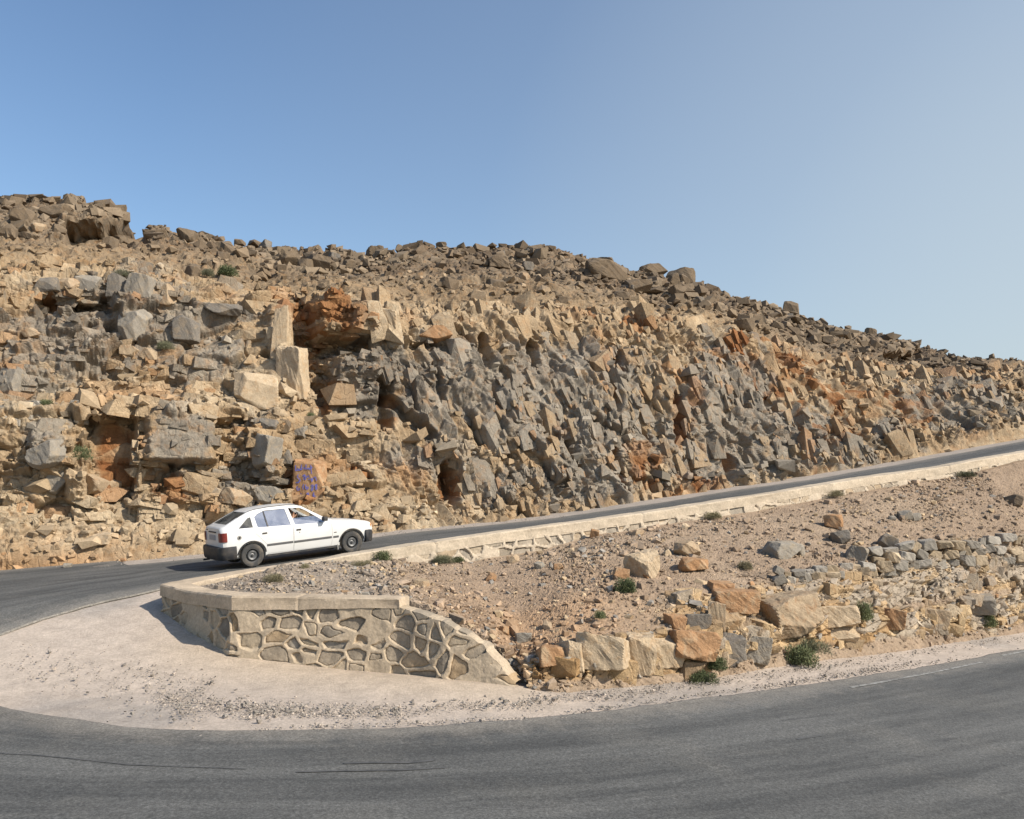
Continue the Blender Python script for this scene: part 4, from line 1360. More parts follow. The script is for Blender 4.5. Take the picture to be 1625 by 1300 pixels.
BOULDERS = [
    # big loose pieces on the scree slope
    (993, 872, 1053, 922, 'slope', 'cream', 'large pale orange boulder lying on the scree above the dark green shrub', 1, 0.0),
    (1068, 858, 1110, 886, 'slope', 'tan', 'tan flat topped boulder propped over crumbled orange stones on the scree', 2, 0.7),
    (1072, 884, 1124, 908, 'slope', 'orange', 'crumbling red orange rock heap beside the large pale boulder', 3, 0.3),
    (972, 902, 1000, 918, 'slope', 'orange', 'small rusty rock in the shade left of the large pale boulder', 4, 0.6),
    (936, 840, 952, 855, 'slope', 'orange', 'small orange rock lying at the foot of the parapet wall', 5, 0.6),
    (1212, 858, 1268, 886, 'slope', 'grey', 'long flat grey rock lying on the middle of the scree slope', 6, 0.7),
    (1258, 862, 1278, 884, 'slope', 'grey', 'small grey upright stone at the end of the long flat grey rock', 7, 0.8),
    (1306, 815, 1336, 842, 'slope', 'orange', 'pale orange broken rock standing above the dark stones', 8, 0.4),
    (1318, 842, 1348, 866, 'slope', 'darkgrey', 'dark grey split stone below the pale orange broken rock', 9, 0.8),
    (1392, 848, 1424, 874, 'slope', 'darkgrey', 'blackish boulder with a sunlit edge on the right of the scree', 10, 0.8),
    (1342, 868, 1380, 892, 'slope', 'grey', 'square grey block at the left end of the dry stone courses', 11, 0.9),
    (1498, 853, 1526, 874, 'slope', 'tan', 'squared tan block on top of the dry stone courses', 12, 0.95),
    (1424, 810, 1446, 828, 'slope', 'grey', 'light grey stone high on the scree below the parapet wall', 13, 0.8),
    (1444, 814, 1460, 828, 'slope', 'grey', 'smaller grey stone touching the light grey stone high on the scree', 14, 0.8),
    (1596, 785, 1622, 805, 'slope', 'brown', 'dark brown rock with a hollow at the right edge of the scree', 15, 0.6),
    (540, 936, 556, 942, 'slope', 'orange', 'flat orange stone behind the coping of the retaining wall', 16, 0.6),
    (656, 918, 682, 931, 'slope', 'tan', 'tan slab stone on the gravel behind the retaining wall', 17, 0.7),
    (598, 886, 610, 894, 'slope', 'cream', 'small cream stone beside the round green bush by the parapet', 18, 0.5),
    (878, 893, 894, 906, 'slope', 'orange', 'small orange stone on the scree right of the tan slab stone', 19, 0.6),
    # ledge blocks above the lower road
    (850, 1020, 897, 1063, 'slope', 'orange', 'squared orange block jutting from the left end of the lower ledge', 21, 0.95),
    (890, 1018, 926, 1064, 'slope', 'cream', 'pale wedge block leaning beside the squared orange block', 22, 0.9),
    (915, 1006, 1000, 1064, 'slope', 'cream', 'broad yellow slab of rock in the middle of the lower ledge', 23, 0.95),
    (986, 1004, 1042, 1068, 'slope', 'cream', 'cream white rock slab with a slanting edge in the lower ledge', 24, 0.95),
    (1022, 1008, 1086, 1062, 'slope', 'cream', 'cream rock block at the right end of the pale lower ledge', 25, 0.95),
    (1062, 1000, 1136, 1048, 'slope', 'orange', 'orange brown rock block between the cream ledge and the dark block', 26, 0.9),
    (1130, 1008, 1180, 1054, 'slope', 'darkgrey', 'dark grey block with a shaded left face in the lower ledge', 27, 0.9),
    (1176, 1010, 1224, 1056, 'slope', 'grey', 'blue grey block right of the darkest block in the lower ledge', 28, 0.9),
    (1124, 922, 1164, 940, 'slope', 'orange', 'orange flat block on top of the middle outcrop', 29, 0.9),
    (1130, 936, 1200, 972, 'slope', 'orange', 'rusty blocks in the upper part of the middle outcrop', 30, 0.9),
    (1055, 975, 1090, 1000, 'slope', 'orange', 'small rusty block at the left of the middle outcrop', 31, 0.9),
    (1086, 974, 1124, 1002, 'slope', 'darkgrey', 'dark notched grey block beside the small rusty block', 32, 0.9),
    (1122, 956, 1152, 1000, 'slope', 'tan', 'upright tan block in the middle outcrop', 33, 0.9),
    (1198, 945, 1300, 1004, 'slope', 'tan', 'broad pale tan wall of rock in the middle outcrop', 34, 0.95),
    (1292, 958, 1362, 1000, 'slope', 'cream', 'smooth cream rock face left of the green bush on the outcrop', 35, 0.95),
    (1310, 994, 1360, 1020, 'slope', 'cream', 'low cream rock with a dark undercut near the big green bush', 36, 0.8),
    (1395, 965, 1440, 1000, 'slope', 'orange', 'orange brown squared blocks right of the green bush on the outcrop', 37, 0.9),
    (1450, 965, 1500, 996, 'slope', 'tan', 'tan squared block near the right end of the lower ledge', 38, 0.9),
    (1530, 945, 1575, 975, 'slope', 'grey', 'grey squared block near the right edge of the lower ledge', 39, 0.9),
    # crest
    (1014, 418, 1060, 440, 'hill', 'brown', 'dark brown layered rock capping the skyline left of the pointed rock', 41, 0.8),
    (1058, 424, 1104, 458, 'hill', 'brown', 'dark pointed rock on the skyline right of the layered rock', 42, 0.4),
    (1240, 476, 1268, 503, 'hill', 'brown', 'squared brown rock tower standing up from the skyline', 43, 0.85),
    (1216, 482, 1242, 502, 'hill', 'brown', 'low brown rock beside the squared rock tower on the skyline', 44, 0.8),
    (1372, 519, 1390, 536, 'hill', 'brown', 'small brown block on the skyline of the right hand slope', 45, 0.9),
    (1352, 524, 1372, 538, 'hill', 'brown', 'rounded brown rock left of the small block on the right skyline', 46, 0.6),
    (1436, 543, 1456, 554, 'hill', 'brown', 'flat brown rock farthest right on the skyline', 47, 0.8),
    (938, 406, 974, 424, 'hill', 'brown', 'flat dark rock overhanging the skyline above the cliff', 48, 0.8),
    (924, 412, 1000, 446, 'hill', 'brown', 'long dark rock outcrop just below the skyline', 49, 0.7),
    (990, 440, 1036, 466, 'hill', 'brown', 'brown block below the layered skyline rock', 50, 0.8),
    (770, 402, 812, 430, 'hill', 'brown', 'dark cube shaped rock on the hill crest above the middle of the cliff', 51, 0.9),
    (660, 388, 680, 396, 'hill', 'brown', 'flat dark stone on the middle of the skyline', 52, 0.8),
    (690, 384, 708, 392, 'hill', 'brown', 'topmost small dark stone in the middle of the skyline', 53, 0.7),
    (480, 400, 532, 430, 'hill', 'brown', 'dark wedge of rock on the hill crest above the orange overhang', 54, 0.7),
    (370, 378, 390, 390, 'hill', 'brown', 'small round rock standing alone on the left skyline', 55, 0.3),
    (60, 320, 110, 348, 'hill', 'brown', 'tall brown boulder at the highest point of the left crest', 56, 0.8),
    (20, 330, 56, 362, 'hill', 'brown', 'brown boulder with a shaded side near the top left corner of the hill', 57, 0.8),
    (130, 326, 172, 344, 'hill', 'brown', 'flat brown rock forming the roof of the dark hollow', 58, 0.8),
    (230, 362, 268, 384, 'hill', 'brown', 'brown block right of the dark hollow on the left crest', 59, 0.8),
    (280, 360, 312, 384, 'hill', 'brown', 'reddish brown split rock on the left skyline', 60, 0.8),
    (0, 352, 30, 380, 'hill', 'brown', 'brown boulder at the left edge below the crest', 61, 0.8),
    (470, 405, 500, 430, 'hill', 'brown', 'dark block just left of the dark wedge of rock on the crest', 62, 0.9),
    # loose blocks of the left cliff
    (430, 476, 458, 590, 'hill', 'cream', 'upper half of the tall cream rock fin left of the rust coloured overhang', 103, 0.95),
    (440, 548, 494, 642, 'hill', 'cream', 'broad lower half of the tall cream rock fin left of the rust coloured overhang', 104, 0.95),
    (372, 592, 446, 650, 'hill', 'cream', 'smooth pale cream rock face left of the foot of the tall cream fin', 105, 0.6),
    (596, 488, 632, 530, 'hill', 'cream', 'cream wedge at the right tip of the rust coloured overhang', 106, 0.9),
    (170, 435, 206, 480, 'hill', 'darkgrey', 'rounded dark grey boulder on the upper ledge of the left cliff', 71, 0.6),
    (202, 436, 246, 478, 'hill', 'grey', 'big pale grey boulder leaning on the rounded dark one', 72, 0.7),
    (246, 452, 282, 488, 'hill', 'tan', 'tan squared block right of the big pale grey boulder', 73, 0.9),
    (120, 436, 160, 466, 'hill', 'grey', 'grey slab boulder left of the rounded dark boulder', 74, 0.8),
    (92, 442, 126, 464, 'hill', 'tan', 'tan block on the upper ledge left of the grey slab boulder', 75, 0.9),
    (60, 440, 94, 466, 'hill', 'darkgrey', 'dark block at the left part of the upper ledge', 76, 0.9),
    (186, 492, 238, 548, 'hill', 'grey', 'tall grey block with a shaded right face in the left cliff', 77, 0.8),
    (274, 505, 320, 550, 'hill', 'darkgrey', 'dark grey notched block in the left cliff', 78, 0.8),
    (326, 482, 390, 502, 'hill', 'darkgrey', 'long dark slab high in the left cliff near the orange overhang', 79, 0.7),
    (188, 548, 222, 572, 'hill', 'tan', 'pale squared block below the tall grey block', 80, 0.9),
    (222, 552, 250, 574, 'hill', 'tan', 'second pale squared block right of its twin in the left cliff', 81, 0.9),
    (36, 520, 66, 540, 'hill', 'tan', 'small tan block near the left edge of the cliff', 82, 0.9),
    (0, 585, 38, 632, 'hill', 'grey', 'angular grey boulder at the left edge of the cliff', 83, 0.7),
    (50, 695, 104, 742, 'hill', 'grey', 'smooth blue grey boulder left of the rust coloured slab', 84, 0.6),
    (62, 735, 122, 782, 'hill', 'grey', 'grey rounded boulder under the smooth blue grey boulder', 85, 0.6),
    (115, 752, 182, 788, 'hill', 'tan', 'broad tan boulder at the foot of the rust coloured slab', 86, 0.6),
    (400, 690, 446, 748, 'hill', 'grey', 'big angular grey boulder fallen above the white car', 87, 0.8),
    (436, 712, 466, 742, 'hill', 'darkgrey', 'dark flat boulder tucked behind the big angular boulder', 88, 0.7),
    (382, 728, 432, 770, 'hill', 'grey', 'light grey sloping block below the big angular boulder', 89, 0.8),
    (396, 772, 452, 806, 'hill', 'grey', 'grey block just above the roof of the white car', 90, 0.8),
    (408, 664, 442, 690, 'hill', 'darkgrey', 'dark boulder on the scree shelf above the fallen boulders', 91, 0.6),
    (440, 666, 462, 690, 'hill', 'brown', 'brown stone right of the dark boulder on the scree shelf', 92, 0.8),
    (462, 676, 490, 698, 'hill', 'grey', 'flat grey stone at the end of the scree shelf', 93, 0.8),
    (345, 776, 396, 802, 'hill', 'tan', 'dusky tan boulder left of the grey block above the car', 94, 0.6),
    (612, 532, 640, 560, 'hill', 'grey', 'flat grey block perched right of the orange overhang', 95, 0.8),
    (664, 520, 716, 546, 'hill', 'orange', 'rust and grey block perched on the lip of the cliff', 96, 0.9),
    (584, 490, 604, 522, 'hill', 'orange', 'pointed orange fin of rock on the pale overhang', 97, 0.5),
    (136, 845, 186, 866, 'hill', 'cream', 'smooth cream boulder half buried at the roadside left of the car', 98, 0.3),
    (190, 885, 200, 891, 'hill', 'orange', 'small brick red stone on the shoulder behind the road', 99, 0.7),
    (100, 895, 114, 901, 'hill', 'grey', 'small dark stone on the far shoulder at the left', 100, 0.7),
]
for i, (u0, v0, u1, v1, wh, mn, lab, sd, bx) in enumerate(BOULDERS):
    if wh == 'hill' and v0 > 880:
        c_ = hitG((u0 + u1) / 2, v1)
        w = (u1 - u0) / F_PX * c_[1] / 2
        o = rock_obj('stone', (c_[0], c_[1], c_[2] + w * .45), (w, w * .9, w * .6), mn, sd * 3, 0.3, bx, ICO3)
        tag(o, lab, 'rock')
        continue
    if wh == 'hill' and u0 < 720 and mn != 'cream': bx = min(bx, 0.8)
    rock_px(u0, v0, u1, v1, wh, mn, lab, sd * 13 + 5, boxy=bx, embed=0.15 if wh == 'hill' else 0.22, deep=0.9 if sd not in (103, 104, 105) else 0.55, rot=rrng.uniform(-0.35, 0.35), tilt=(rrng.uniform(-.12, .12), rrng.uniform(-.15, .15)),
            name='boulder' if (u1 - u0) > 24 else 'stone')

# --- many alike loose rocks, by zone
protos = {}
for mn in ROCKMAT:
    for j in range(4):
        r_ = np.random.default_rng(900 + j * 7 + len(mn))
        V = rock_shape(ICO3[0], r_, 0.7, 9, 0.04)
        me_o = mesh_np('stone', V, ICO3[1], ROCKMAT[mn])
        me_ = me_o.data
        bpy.data.objects.remove(me_o)
        protos[(mn, j)] = me_


def scatter(n, weight, Pn, lo, hi, mats, label, group, cat, seed, name='stone', sink=0.3, squash=0.75, expo=1.0):
    r_ = np.random.default_rng(seed)
    ids = pick(weight, n * 4, r_)
    pts_ = Pn.reshape(-1, 3)[ids]
    kept = []
    for p in pts_:
        s = lo + (hi - lo) * r_.random() ** 2.2
        if any((p[0] - k2[0]) ** 2 + (p[1] - k2[1]) ** 2 < (1.1 * (s + k2[3])) ** 2 for k2 in kept):
            continue
        kept.append((p[0], p[1], p[2], s))
        if len(kept) >= n: break
    for (x, y, z, s) in kept:
        mn = mats[r_.integers(len(mats))]
        o_ = bpy.data.objects.new(name, protos[(mn, int(r_.integers(4)))])
        COL.objects.link(o_)
        sq = squash * r_.uniform(0.7, 1.15)
        o_.scale = (s * r_.uniform(0.8, 1.25), s * r_.uniform(0.7, 1.05), s * sq)
        o_.location = (x, y, z + s * sq * (1 - 2 * sink))
        o_.rotation_euler = (r_.normal(0, .18), r_.normal(0, .18), r_.uniform(0, 6.28))
        tag(o_, label, cat, group)


dsky = VV - v_sky[None]
scatter(46, top_slope * (dsky < 26) * (dsky > 1) * inview * (UU < 1300), C3, 0.28, 0.68, ['brown', 'brown', 'darkgrey'],
        'dark weathered rock in the broken rim along the skyline', 'rocks along the skyline', 'rock', 61, 'boulder')
scatter(70, top_slope * (dsky > 22) * inview * (hillN[..., 2] > .2), C3, 0.14, 0.5, ['brown', 'brown', 'tan'],
        'brown loose rock on the open hillside above the cliff', 'loose rocks on the upper hillside', 'rock', 62, 'boulder')
scatter(50, (rid > 0.2) * (rid < 2.9) * inv * (SU > 640), S3, 0.06, 0.17, ['tan', 'cream', 'grey', 'orange', 'tan'],
        'fist to head sized tan stone loose on the scree slope', 'loose stones on the scree slope', 'stone', 63, 'stone')


# --- dry stone courses
def dry_wall(name, px, rows_, hpx, which, label, seed, mats=('grey', 'tan')):
    r_ = np.random.default_rng(seed)
    Vs, Fs, Cs, off = [], [], [], 0
    (u0, v0), (u1, v1) = px
    for k_ in range(rows_):
        u = u0 + r_.uniform(-6, 4)
        while u < u1:
            w = r_.uniform(0.6, 1.9) * hpx
            vm = lerp(v0, v1, (u - u0) / (u1 - u0)) - k_ * hpx * 0.93 + r_.normal(0, 2.0)
            Y = surf_depth(u + w / 2, lerp(v0, v1, (u - u0) / (u1 - u0)), which) + 0.10 + 0.10 * k_ + r_.normal(0, .03)
            c_ = P(u + w / 2, vm - hpx / 2, Y)
            hw, hh = w / F_PX * Y / 2, hpx / F_PX * Y / 2
            V = rock_shape(ICO3[0], r_, 0.95, 8, 0.03) * np.array([hw * 1.08, hw * 1.1, hh * r_.uniform(.9, 1.3)])
            a = r_.normal(0, .2)
            R = np.array([[math.cos(a), 0, -math.sin(a)], [0, 1, 0], [math.sin(a), 0, math.cos(a)]])
            V = V @ R.T + c_
            Vs.append(V); Fs.append(ICO3[1] + off); off += len(V)
            b0 = np.array((0.30, 0.265, 0.215)) if r_.random() < .62 else np.array((0.40, 0.31, 0.205))
            Cs.append(np.repeat((b0 * r_.uniform(.75, 1.25))[None], len(V), 0))
            u += w * 0.97
    o_ = mesh_np(name, np.concatenate(Vs), np.concatenate(Fs), RUBBLE, np.concatenate(Cs))
    tag(o_, label, 'stone wall')


dry_wall('dry_stone_wall', ((1385, 908), (1640, 890)), 3, 15, 'slope', 'rough courses of stacked grey stones on the right of the scree slope', 5)
dry_wall('dry_stone_wall', ((0, 676), (128, 672)), 4, 9, 'hill', 'low heap of stacked stones on a ledge at the left edge of the cliff', 6)
dry_wall('dry_stone_wall', ((1225, 928), (1400, 912)), 2, 13, 'slope', 'short broken course of stones left of the main stacked courses', 7)

# ------------------------------------------------------------------ shrubs
def leaf_mat(name, c1, c2):
    m_, nt_, b_ = new_mat(name)
    geo_ = nt_.nodes.new('ShaderNodeNewGeometry')
    oi = nt_.nodes.new('ShaderNodeObjectInfo')
    c_ = mixc(nt_, ramp(nt_, geo_.outputs['Random Per Island'], [(0.0, 0.0), (1.0, 1.0)]), c1, c2)
    c_ = mixc(nt_, 1.0, c_, ramp(nt_, oi.outputs['Random'], [(0.0, 0.8), (1.0, 1.2)]), 'MULTIPLY')
    nt_.links.new(c_, b_.inputs['Base Color'])
    b_.inputs['Roughness'].default_value = 0.75
    b_.inputs['Specular IOR Level'].default_value = 0.2
    return m_


LEAF = {'green': leaf_mat('green_leaves', (0.095, 0.115, 0.05), (0.19, 0.20, 0.10)),
        'dark': leaf_mat('dark_leaves', (0.06, 0.08, 0.035), (0.125, 0.14, 0.065)),
        'dry': leaf_mat('dry_twigs', (0.16, 0.14, 0.075), (0.27, 0.235, 0.14)),
        'grey': leaf_mat('grey_leaves', (0.11, 0.115, 0.065), (0.19, 0.185, 0.11))}
TWIG = plain('woody_twig', (0.11, 0.075, 0.045), 0.9)


def shrub_mesh(seed, spiky, n=3000):
    r_ = np.random.default_rng(seed)
    lobes = r_.normal(0, 0.36, (9, 2))
    V, Fc = [], []
    for i in range(n):
        c_ = lobes[r_.integers(9)]
        d = r_.normal(size=3); d[2] = abs(d[2]) * 1.0 + 0.05; d /= np.linalg.norm(d)
        rad = (0.40 + 0.16 * r_.random()) * (r_.random() ** 0.30)
        p = np.array([c_[0], c_[1], 0.04]) + d * rad * np.array([1, 1, 1.35 if not spiky else 1.1])
        out_ = d + r_.normal(0, 0.45, 3)
        out_ /= np.linalg.norm(out_)
        ln = (0.15 if spiky else 0.095) * r_.uniform(0.6, 1.4)
        sd_ = np.cross(out_, r_.normal(size=3)); sd_ /= np.linalg.norm(sd_)
        w = ln * (0.10 if spiky else 0.36)
        k_ = len(V)
        V += [p - sd_ * w * .5, p + sd_ * w * .5, p + out_ * ln * .6 + sd_ * w * .55, p + out_ * ln, p + out_ * ln * .6 - sd_ * w * .55]
        Fc += [(k_, k_ + 1, k_ + 2, k_ + 4), (k_ + 4, k_ + 2, k_ + 3, k_ + 3)]
    me_ = bpy.data.meshes.new('foliage')
    me_.from_pydata([tuple(v) for v in V], [], [f if f[2] != f[3] else f[:3] for f in Fc])
    return me_


def twig_mesh(seed):
    r_ = np.random.default_rng(seed)
    bm_ = bmesh.new()
    for i in range(14):
        a = r_.uniform(0, 6.28); tl = r_.uniform(0.2, 0.5)
        tip = Vector((math.cos(a) * tl, math.sin(a) * tl, r_.uniform(.2, .5)))
        q = tip.to_track_quat('Z', 'Y').to_matrix().to_4x4()
        bmesh.ops.create_cone(bm_, segments=5, radius1=0.014, radius2=0.004, depth=tip.length, cap_ends=True,
                              matrix=Matrix.Translation(tip / 2) @ q)
    me_ = bpy.data.meshes.new('twigs')
    bm_.to_mesh(me_); bm_.free()
    me_.materials.append(TWIG)
    return me_


SHRUB_M = {}
for kk in LEAF:
    for j in range(2):
        me_ = shrub_mesh(hash_ := (len(kk) * 31 + j * 7), kk in ('dry', 'grey'))
        me_.materials.append(LEAF[kk])
        SHRUB_M[(kk, j)] = me_
TWIG_M = [twig_mesh(1), twig_mesh(2)]

SHRUBS = [
    (594, 875, 623, 893, 'slope', 'green', 'round bright green cushion bush beside the parapet near the car bonnet'),
    (560, 888, 594, 901, 'slope', 'dry', 'dry olive tuft just left of the round cushion bush'),
    (686, 879, 722, 894, 'slope', 'grey', 'low grey green bush at the foot of the parapet wall'),
    (718, 884, 737, 893, 'slope', 'green', 'small green tuft at the right end of the low grey green bush'),
    (416, 909, 446, 924, 'slope', 'dry', 'dry yellowish tuft on the gravel behind the retaining wall'),
    (474, 894, 490, 902, 'slope', 'dry', 'tiny dry tuft near the rear wheel of the car behind the coping'),
    (972, 919, 1007, 941, 'slope', 'dark', 'dark green bush below the large pale boulder on the scree'),
    (943, 970, 961, 982, 'slope', 'green', 'tiny bright green plant on the left part of the scree'),
    (1118, 1042, 1152, 1063, 'slope', 'dark', 'dark green bush at the foot of the dark grey ledge block'),
    (1098, 1066, 1130, 1085, 'slope', 'dark', 'dark low bush nearest the road verge below the ledge'),
    (1248, 1026, 1292, 1055, 'slope', 'green', 'big green bush at the roadside right of the blue grey block'),
    (1262, 1012, 1310, 1036, 'slope', 'grey', 'pale green grassy clump behind the big roadside bush'),
    (1357, 957, 1383, 985, 'slope', 'green', 'upright green bush growing on the middle outcrop'),
    (1552, 975, 1584, 995, 'slope', 'green', 'green bush near the right edge at the foot of the ledge'),
    (1112, 811, 1142, 823, 'slope', 'dry', 'flat brownish bush against the middle of the parapet wall'),
    (1310, 777, 1337, 788, 'slope', 'dry', 'brown tuft below the right part of the parapet wall'),
    (1513, 747, 1546, 757, 'slope', 'grey', 'olive bush where the parapet wall nears the right edge'),
    (1168, 890, 1194, 904, 'slope', 'dry', 'dry tuft in the middle of the scree slope'),
    (222, 861, 253, 877, 'hill', 'green', 'straggly green weed on the verge left of the car'),
    (292, 860, 309, 870, 'hill', 'green', 'small green weed just behind the tail of the car'),
    (0, 884, 17, 898, 'hill', 'green', 'green weed on the verge at the left edge'),
    (110, 708, 143, 731, 'hill', 'green', 'green bush growing on a boulder left of the rust coloured slab'),
    (342, 422, 376, 440, 'hill', 'dark', 'dark green shrub on the upper hillside above the left cliff'),
    (180, 430, 216, 441, 'hill', 'grey', 'pale green tuft on top of the rounded dark boulder'),
    (248, 540, 276, 556, 'hill', 'grey', 'olive tuft on a ledge in the left cliff'),
    (318, 426, 340, 438, 'hill', 'grey', 'faded green tuft left of the dark hillside shrub'),
    (62, 634, 82, 644, 'hill', 'green', 'small green tuft above the heap of stacked stones'),
    (486, 655, 500, 664, 'hill', 'green', 'tiny green plant on the scree shelf right of the cream slab'),
]
for i, (u0, v0, u1, v1, wh, kd, lab) in enumerate(SHRUBS):
    if wh == 'hill' and v0 > 855:
        Y = hitG((u0 + u1) / 2, v1)[1]
        base_ = P((u0 + u1) / 2, v1, Y)
    else:
        Y = surf_depth((u0 + u1) / 2, v1 - 2, wh) - (0.22 if v0 > 950 and wh == 'slope' else 0.05)
        base_ = P((u0 + u1) / 2, v1, Y)
    w = (u1 - u0) / F_PX * Y / 1.85
    h = (v1 - v0) / F_PX * Y / 0.72
    r_ = np.random.default_rng(i)
    root = empty('shrub', tuple(base_), r_.uniform(0, 6.28))
    root.scale = (w, w, h)
    for nm, me_ in (('foliage', SHRUB_M[(kd, i % 2)]), ('twigs', TWIG_M[i % 2])):
        ch = bpy.data.objects.new(nm, me_)
        COL.objects.link(ch)
        ch.parent = root
    tag(root, lab, 'shrub')

# ------------------------------------------------------------------ graffiti on the rock
from mathutils.bvhtree import BVHTree
mk = (UU > 458) & (UU < 520) & (VV > 728) & (VV < 806)
slabY = float(np.percentile(C3[..., 1][mk], 12))
hw_, hh_ = 29.5 / F_PX * slabY, 42 / F_PX * slabY
slab = rock_obj('boulder', tuple(P(488, 766, slabY + 0.47)), (hw_ * 1.05, 0.5, hh_ * 1.05), 'orange', 1234, HEAD * .5, 0.95, None, (0.0, 0.0), 0.03)
tag(slab, 'flat faced orange rock slab with blue writing painted on it', 'rock')
bpy.context.view_layer.update()
sv = [tuple(slab.matrix_world @ v.co) for v in slab.data.vertices]
bvh = BVHTree.FromPolygons(sv, [tuple(p.vertices) for p in slab.data.polygons])
STROKES = [
    [(378, 240), (376, 350), (410, 350), (425, 310), (400, 305)], [(430, 310), (440, 345), (460, 345), (470, 300), (470, 330), (500, 330)],
    [(500, 225), (495, 330), (520, 325)], [(520, 300), (550, 290), (570, 320), (600, 310)], [(593, 222), (593, 315), (630, 318), (650, 290)],
    [(650, 290), (665, 330), (690, 300)], [(690, 232), (698, 330), (712, 420)], [(700, 270), (725, 300)],
    [(440, 430), (410, 470), (430, 500), (470, 540), (440, 590), (380, 600)], [(455, 540), (480, 570)], [(520, 470), (560, 430), (545, 540)],
    [(560, 440), (590, 470), (580, 550)], [(600, 500), (640, 450), (660, 500)], [(640, 530), (700, 530), (720, 580)], [(700, 500), (740, 540), (700, 570)],
    [(740, 500), (790, 480), (810, 560)], [(380, 602), (450, 600)],
    [(420, 670), (400, 710), (420, 755), (455, 750), (460, 720), (425, 715)], [(545, 630), (525, 690), (545, 745)],
    [(590, 640), (580, 690), (600, 735), (640, 720), (635, 690), (590, 690)],
    [(740, 640), (700, 660), (730, 700), (740, 740), (710, 770), (700, 730), (740, 690), (745, 650)],
    [(820, 630), (780, 650), (800, 690), (825, 720), (805, 745), (785, 720), (815, 680), (820, 640)],
    [(365, 880), (400, 830), (400, 975)], [(475, 820), (490, 820), (480, 970)], [(470, 900), (515, 890)],
    [(650, 810), (610, 820), (630, 870), (655, 930), (630, 970), (605, 930), (645, 870), (650, 820)],
    [(735, 880), (755, 800), (745, 1010)], [(755, 850), (790, 890)]]
gV, gF = [], []
for st in STROKES:
    p, s = resample(np.array(st, float), 6.0)
    d = np.gradient(p, axis=0); d /= np.linalg.norm(d, axis=1, keepdims=True) + 1e-9
    n_ = np.stack([-d[:, 1], d[:, 0]], -1)
    k0 = len(gV)
    for e in (p + n_ * 9, p - n_ * 9):
        for X, Y_ in e:
            dx, dz = ray(440 + X / 13.0, 720 + Y_ / 13.0)
            dv = Vector((float(dx), 1.0, float(dz))).normalized()
            hit = bvh.ray_cast(Vector((0, 0, CAM_Z)), dv)[0]
            if hit is None:
                hit = Vector((0, 0, CAM_Z)) + dv * (slabY / dv.y)
            gV.append(tuple(hit - dv * 0.02))
    L_ = len(p)
    gF += [(k0 + i, k0 + i + 1, k0 + L_ + i + 1, k0 + L_ + i) for i in range(L_ - 1)]
BLUEP = plain('blue_spray_paint', (0.11, 0.115, 0.36), 0.8)
gr = mesh_np('painted_graffiti', np.array(gV), np.array(gF), BLUEP)
tag(gr, 'blue hand painted writing and numbers on the orange rock above the car', 'graffiti')

# ------------------------------------------------------------------ white hatchback
WHITE = plain('white_car_paint', (0.68, 0.665, 0.63), 0.36, 0, 0.5, 0.25, 0.22, nscale=2.2)
BLACKP = plain('black_plastic', (0.016, 0.016, 0.018), 0.55, dirt=0.25, nscale=9)
RUBBER = plain('dusty_rubber', (0.045, 0.043, 0.040), 0.85, dirt=0.45, nscale=14)
STEEL = plain('grey_wheel_steel', (0.15, 0.147, 0.14), 0.5, 0.4)
DARKST = plain('dark_recess_steel', (0.022, 0.022, 0.022), 0.6)
REDL = plain('red_lamp_plastic', (0.20, 0.016, 0.013), 0.3, 0, 0.5, 0.3, 0.2)
AMBER = plain('amber_lamp_plastic', (0.55, 0.20, 0.03), 0.2)
LAMPW = plain('clear_lamp_glass', (0.5, 0.5, 0.48), 0.12)
SEATM = plain('dark_seat_cloth', (0.045, 0.042, 0.040), 0.95)
TRIM = plain('grey_rubber_strip', (0.075, 0.072, 0.068), 0.6)
GREYP = plain('dusty_grey_plastic', (0.28, 0.26, 0.23), 0.8)


def glass_mat(name, tint, gloss, film, filmc):
    m_ = bpy.data.materials.new(name)
    m_.use_nodes = True
    nt_ = m_.node_tree
    nt_.nodes.clear()
    o_ = nt_.nodes.new('ShaderNodeOutputMaterial')
    tr = nt_.nodes.new('ShaderNodeBsdfTransparent'); tr.inputs[0].default_value = (*tint, 1)
    gl = nt_.nodes.new('ShaderNodeBsdfGlossy'); gl.inputs['Roughness'].default_value = 0.04
    df = nt_.nodes.new('ShaderNodeBsdfDiffuse'); df.inputs[0].default_value = (*filmc, 1)
    tc_ = nt_.nodes.new('ShaderNodeTexCoord')
    nz = noise(nt_, tc_.outputs['Object'], 3.5, 5, 0.6, 0.5)
    m1_ = nt_.nodes.new('ShaderNodeMixShader'); m1_.inputs[0].default_value = gloss
    m2_ = nt_.nodes.new('ShaderNodeMixShader')
    nt_.links.new(ramp(nt_, nz, [(0.36, film * 0.25), (0.68, min(film * 2.0, 1.0))]), m2_.inputs[0])
    nt_.links.new(tr.outputs[0], m1_.inputs[1]); nt_.links.new(gl.outputs[0], m1_.inputs[2])
    nt_.links.new(m1_.outputs[0], m2_.inputs[1]); nt_.links.new(df.outputs[0], m2_.inputs[2])
    nt_.links.new(m2_.outputs[0], o_.inputs[0])
    return m_


GL_SIDE = glass_mat('sky_reflecting_window_glass', (0.35, 0.38, 0.42), 0.55, 0.11, (0.62, 0.64, 0.68))  # pale diffuse film blotches painted in to imitate reflected cloud, over real gloss
GL_REAR = glass_mat('dusty_rear_glass', (0.30, 0.30, 0.30), 0.10, 0.55, (0.14, 0.135, 0.12))
GL_CLEAR = glass_mat('clear_window_glass', (0.80, 0.82, 0.82), 0.08, 0.03, (0.4, 0.4, 0.4))

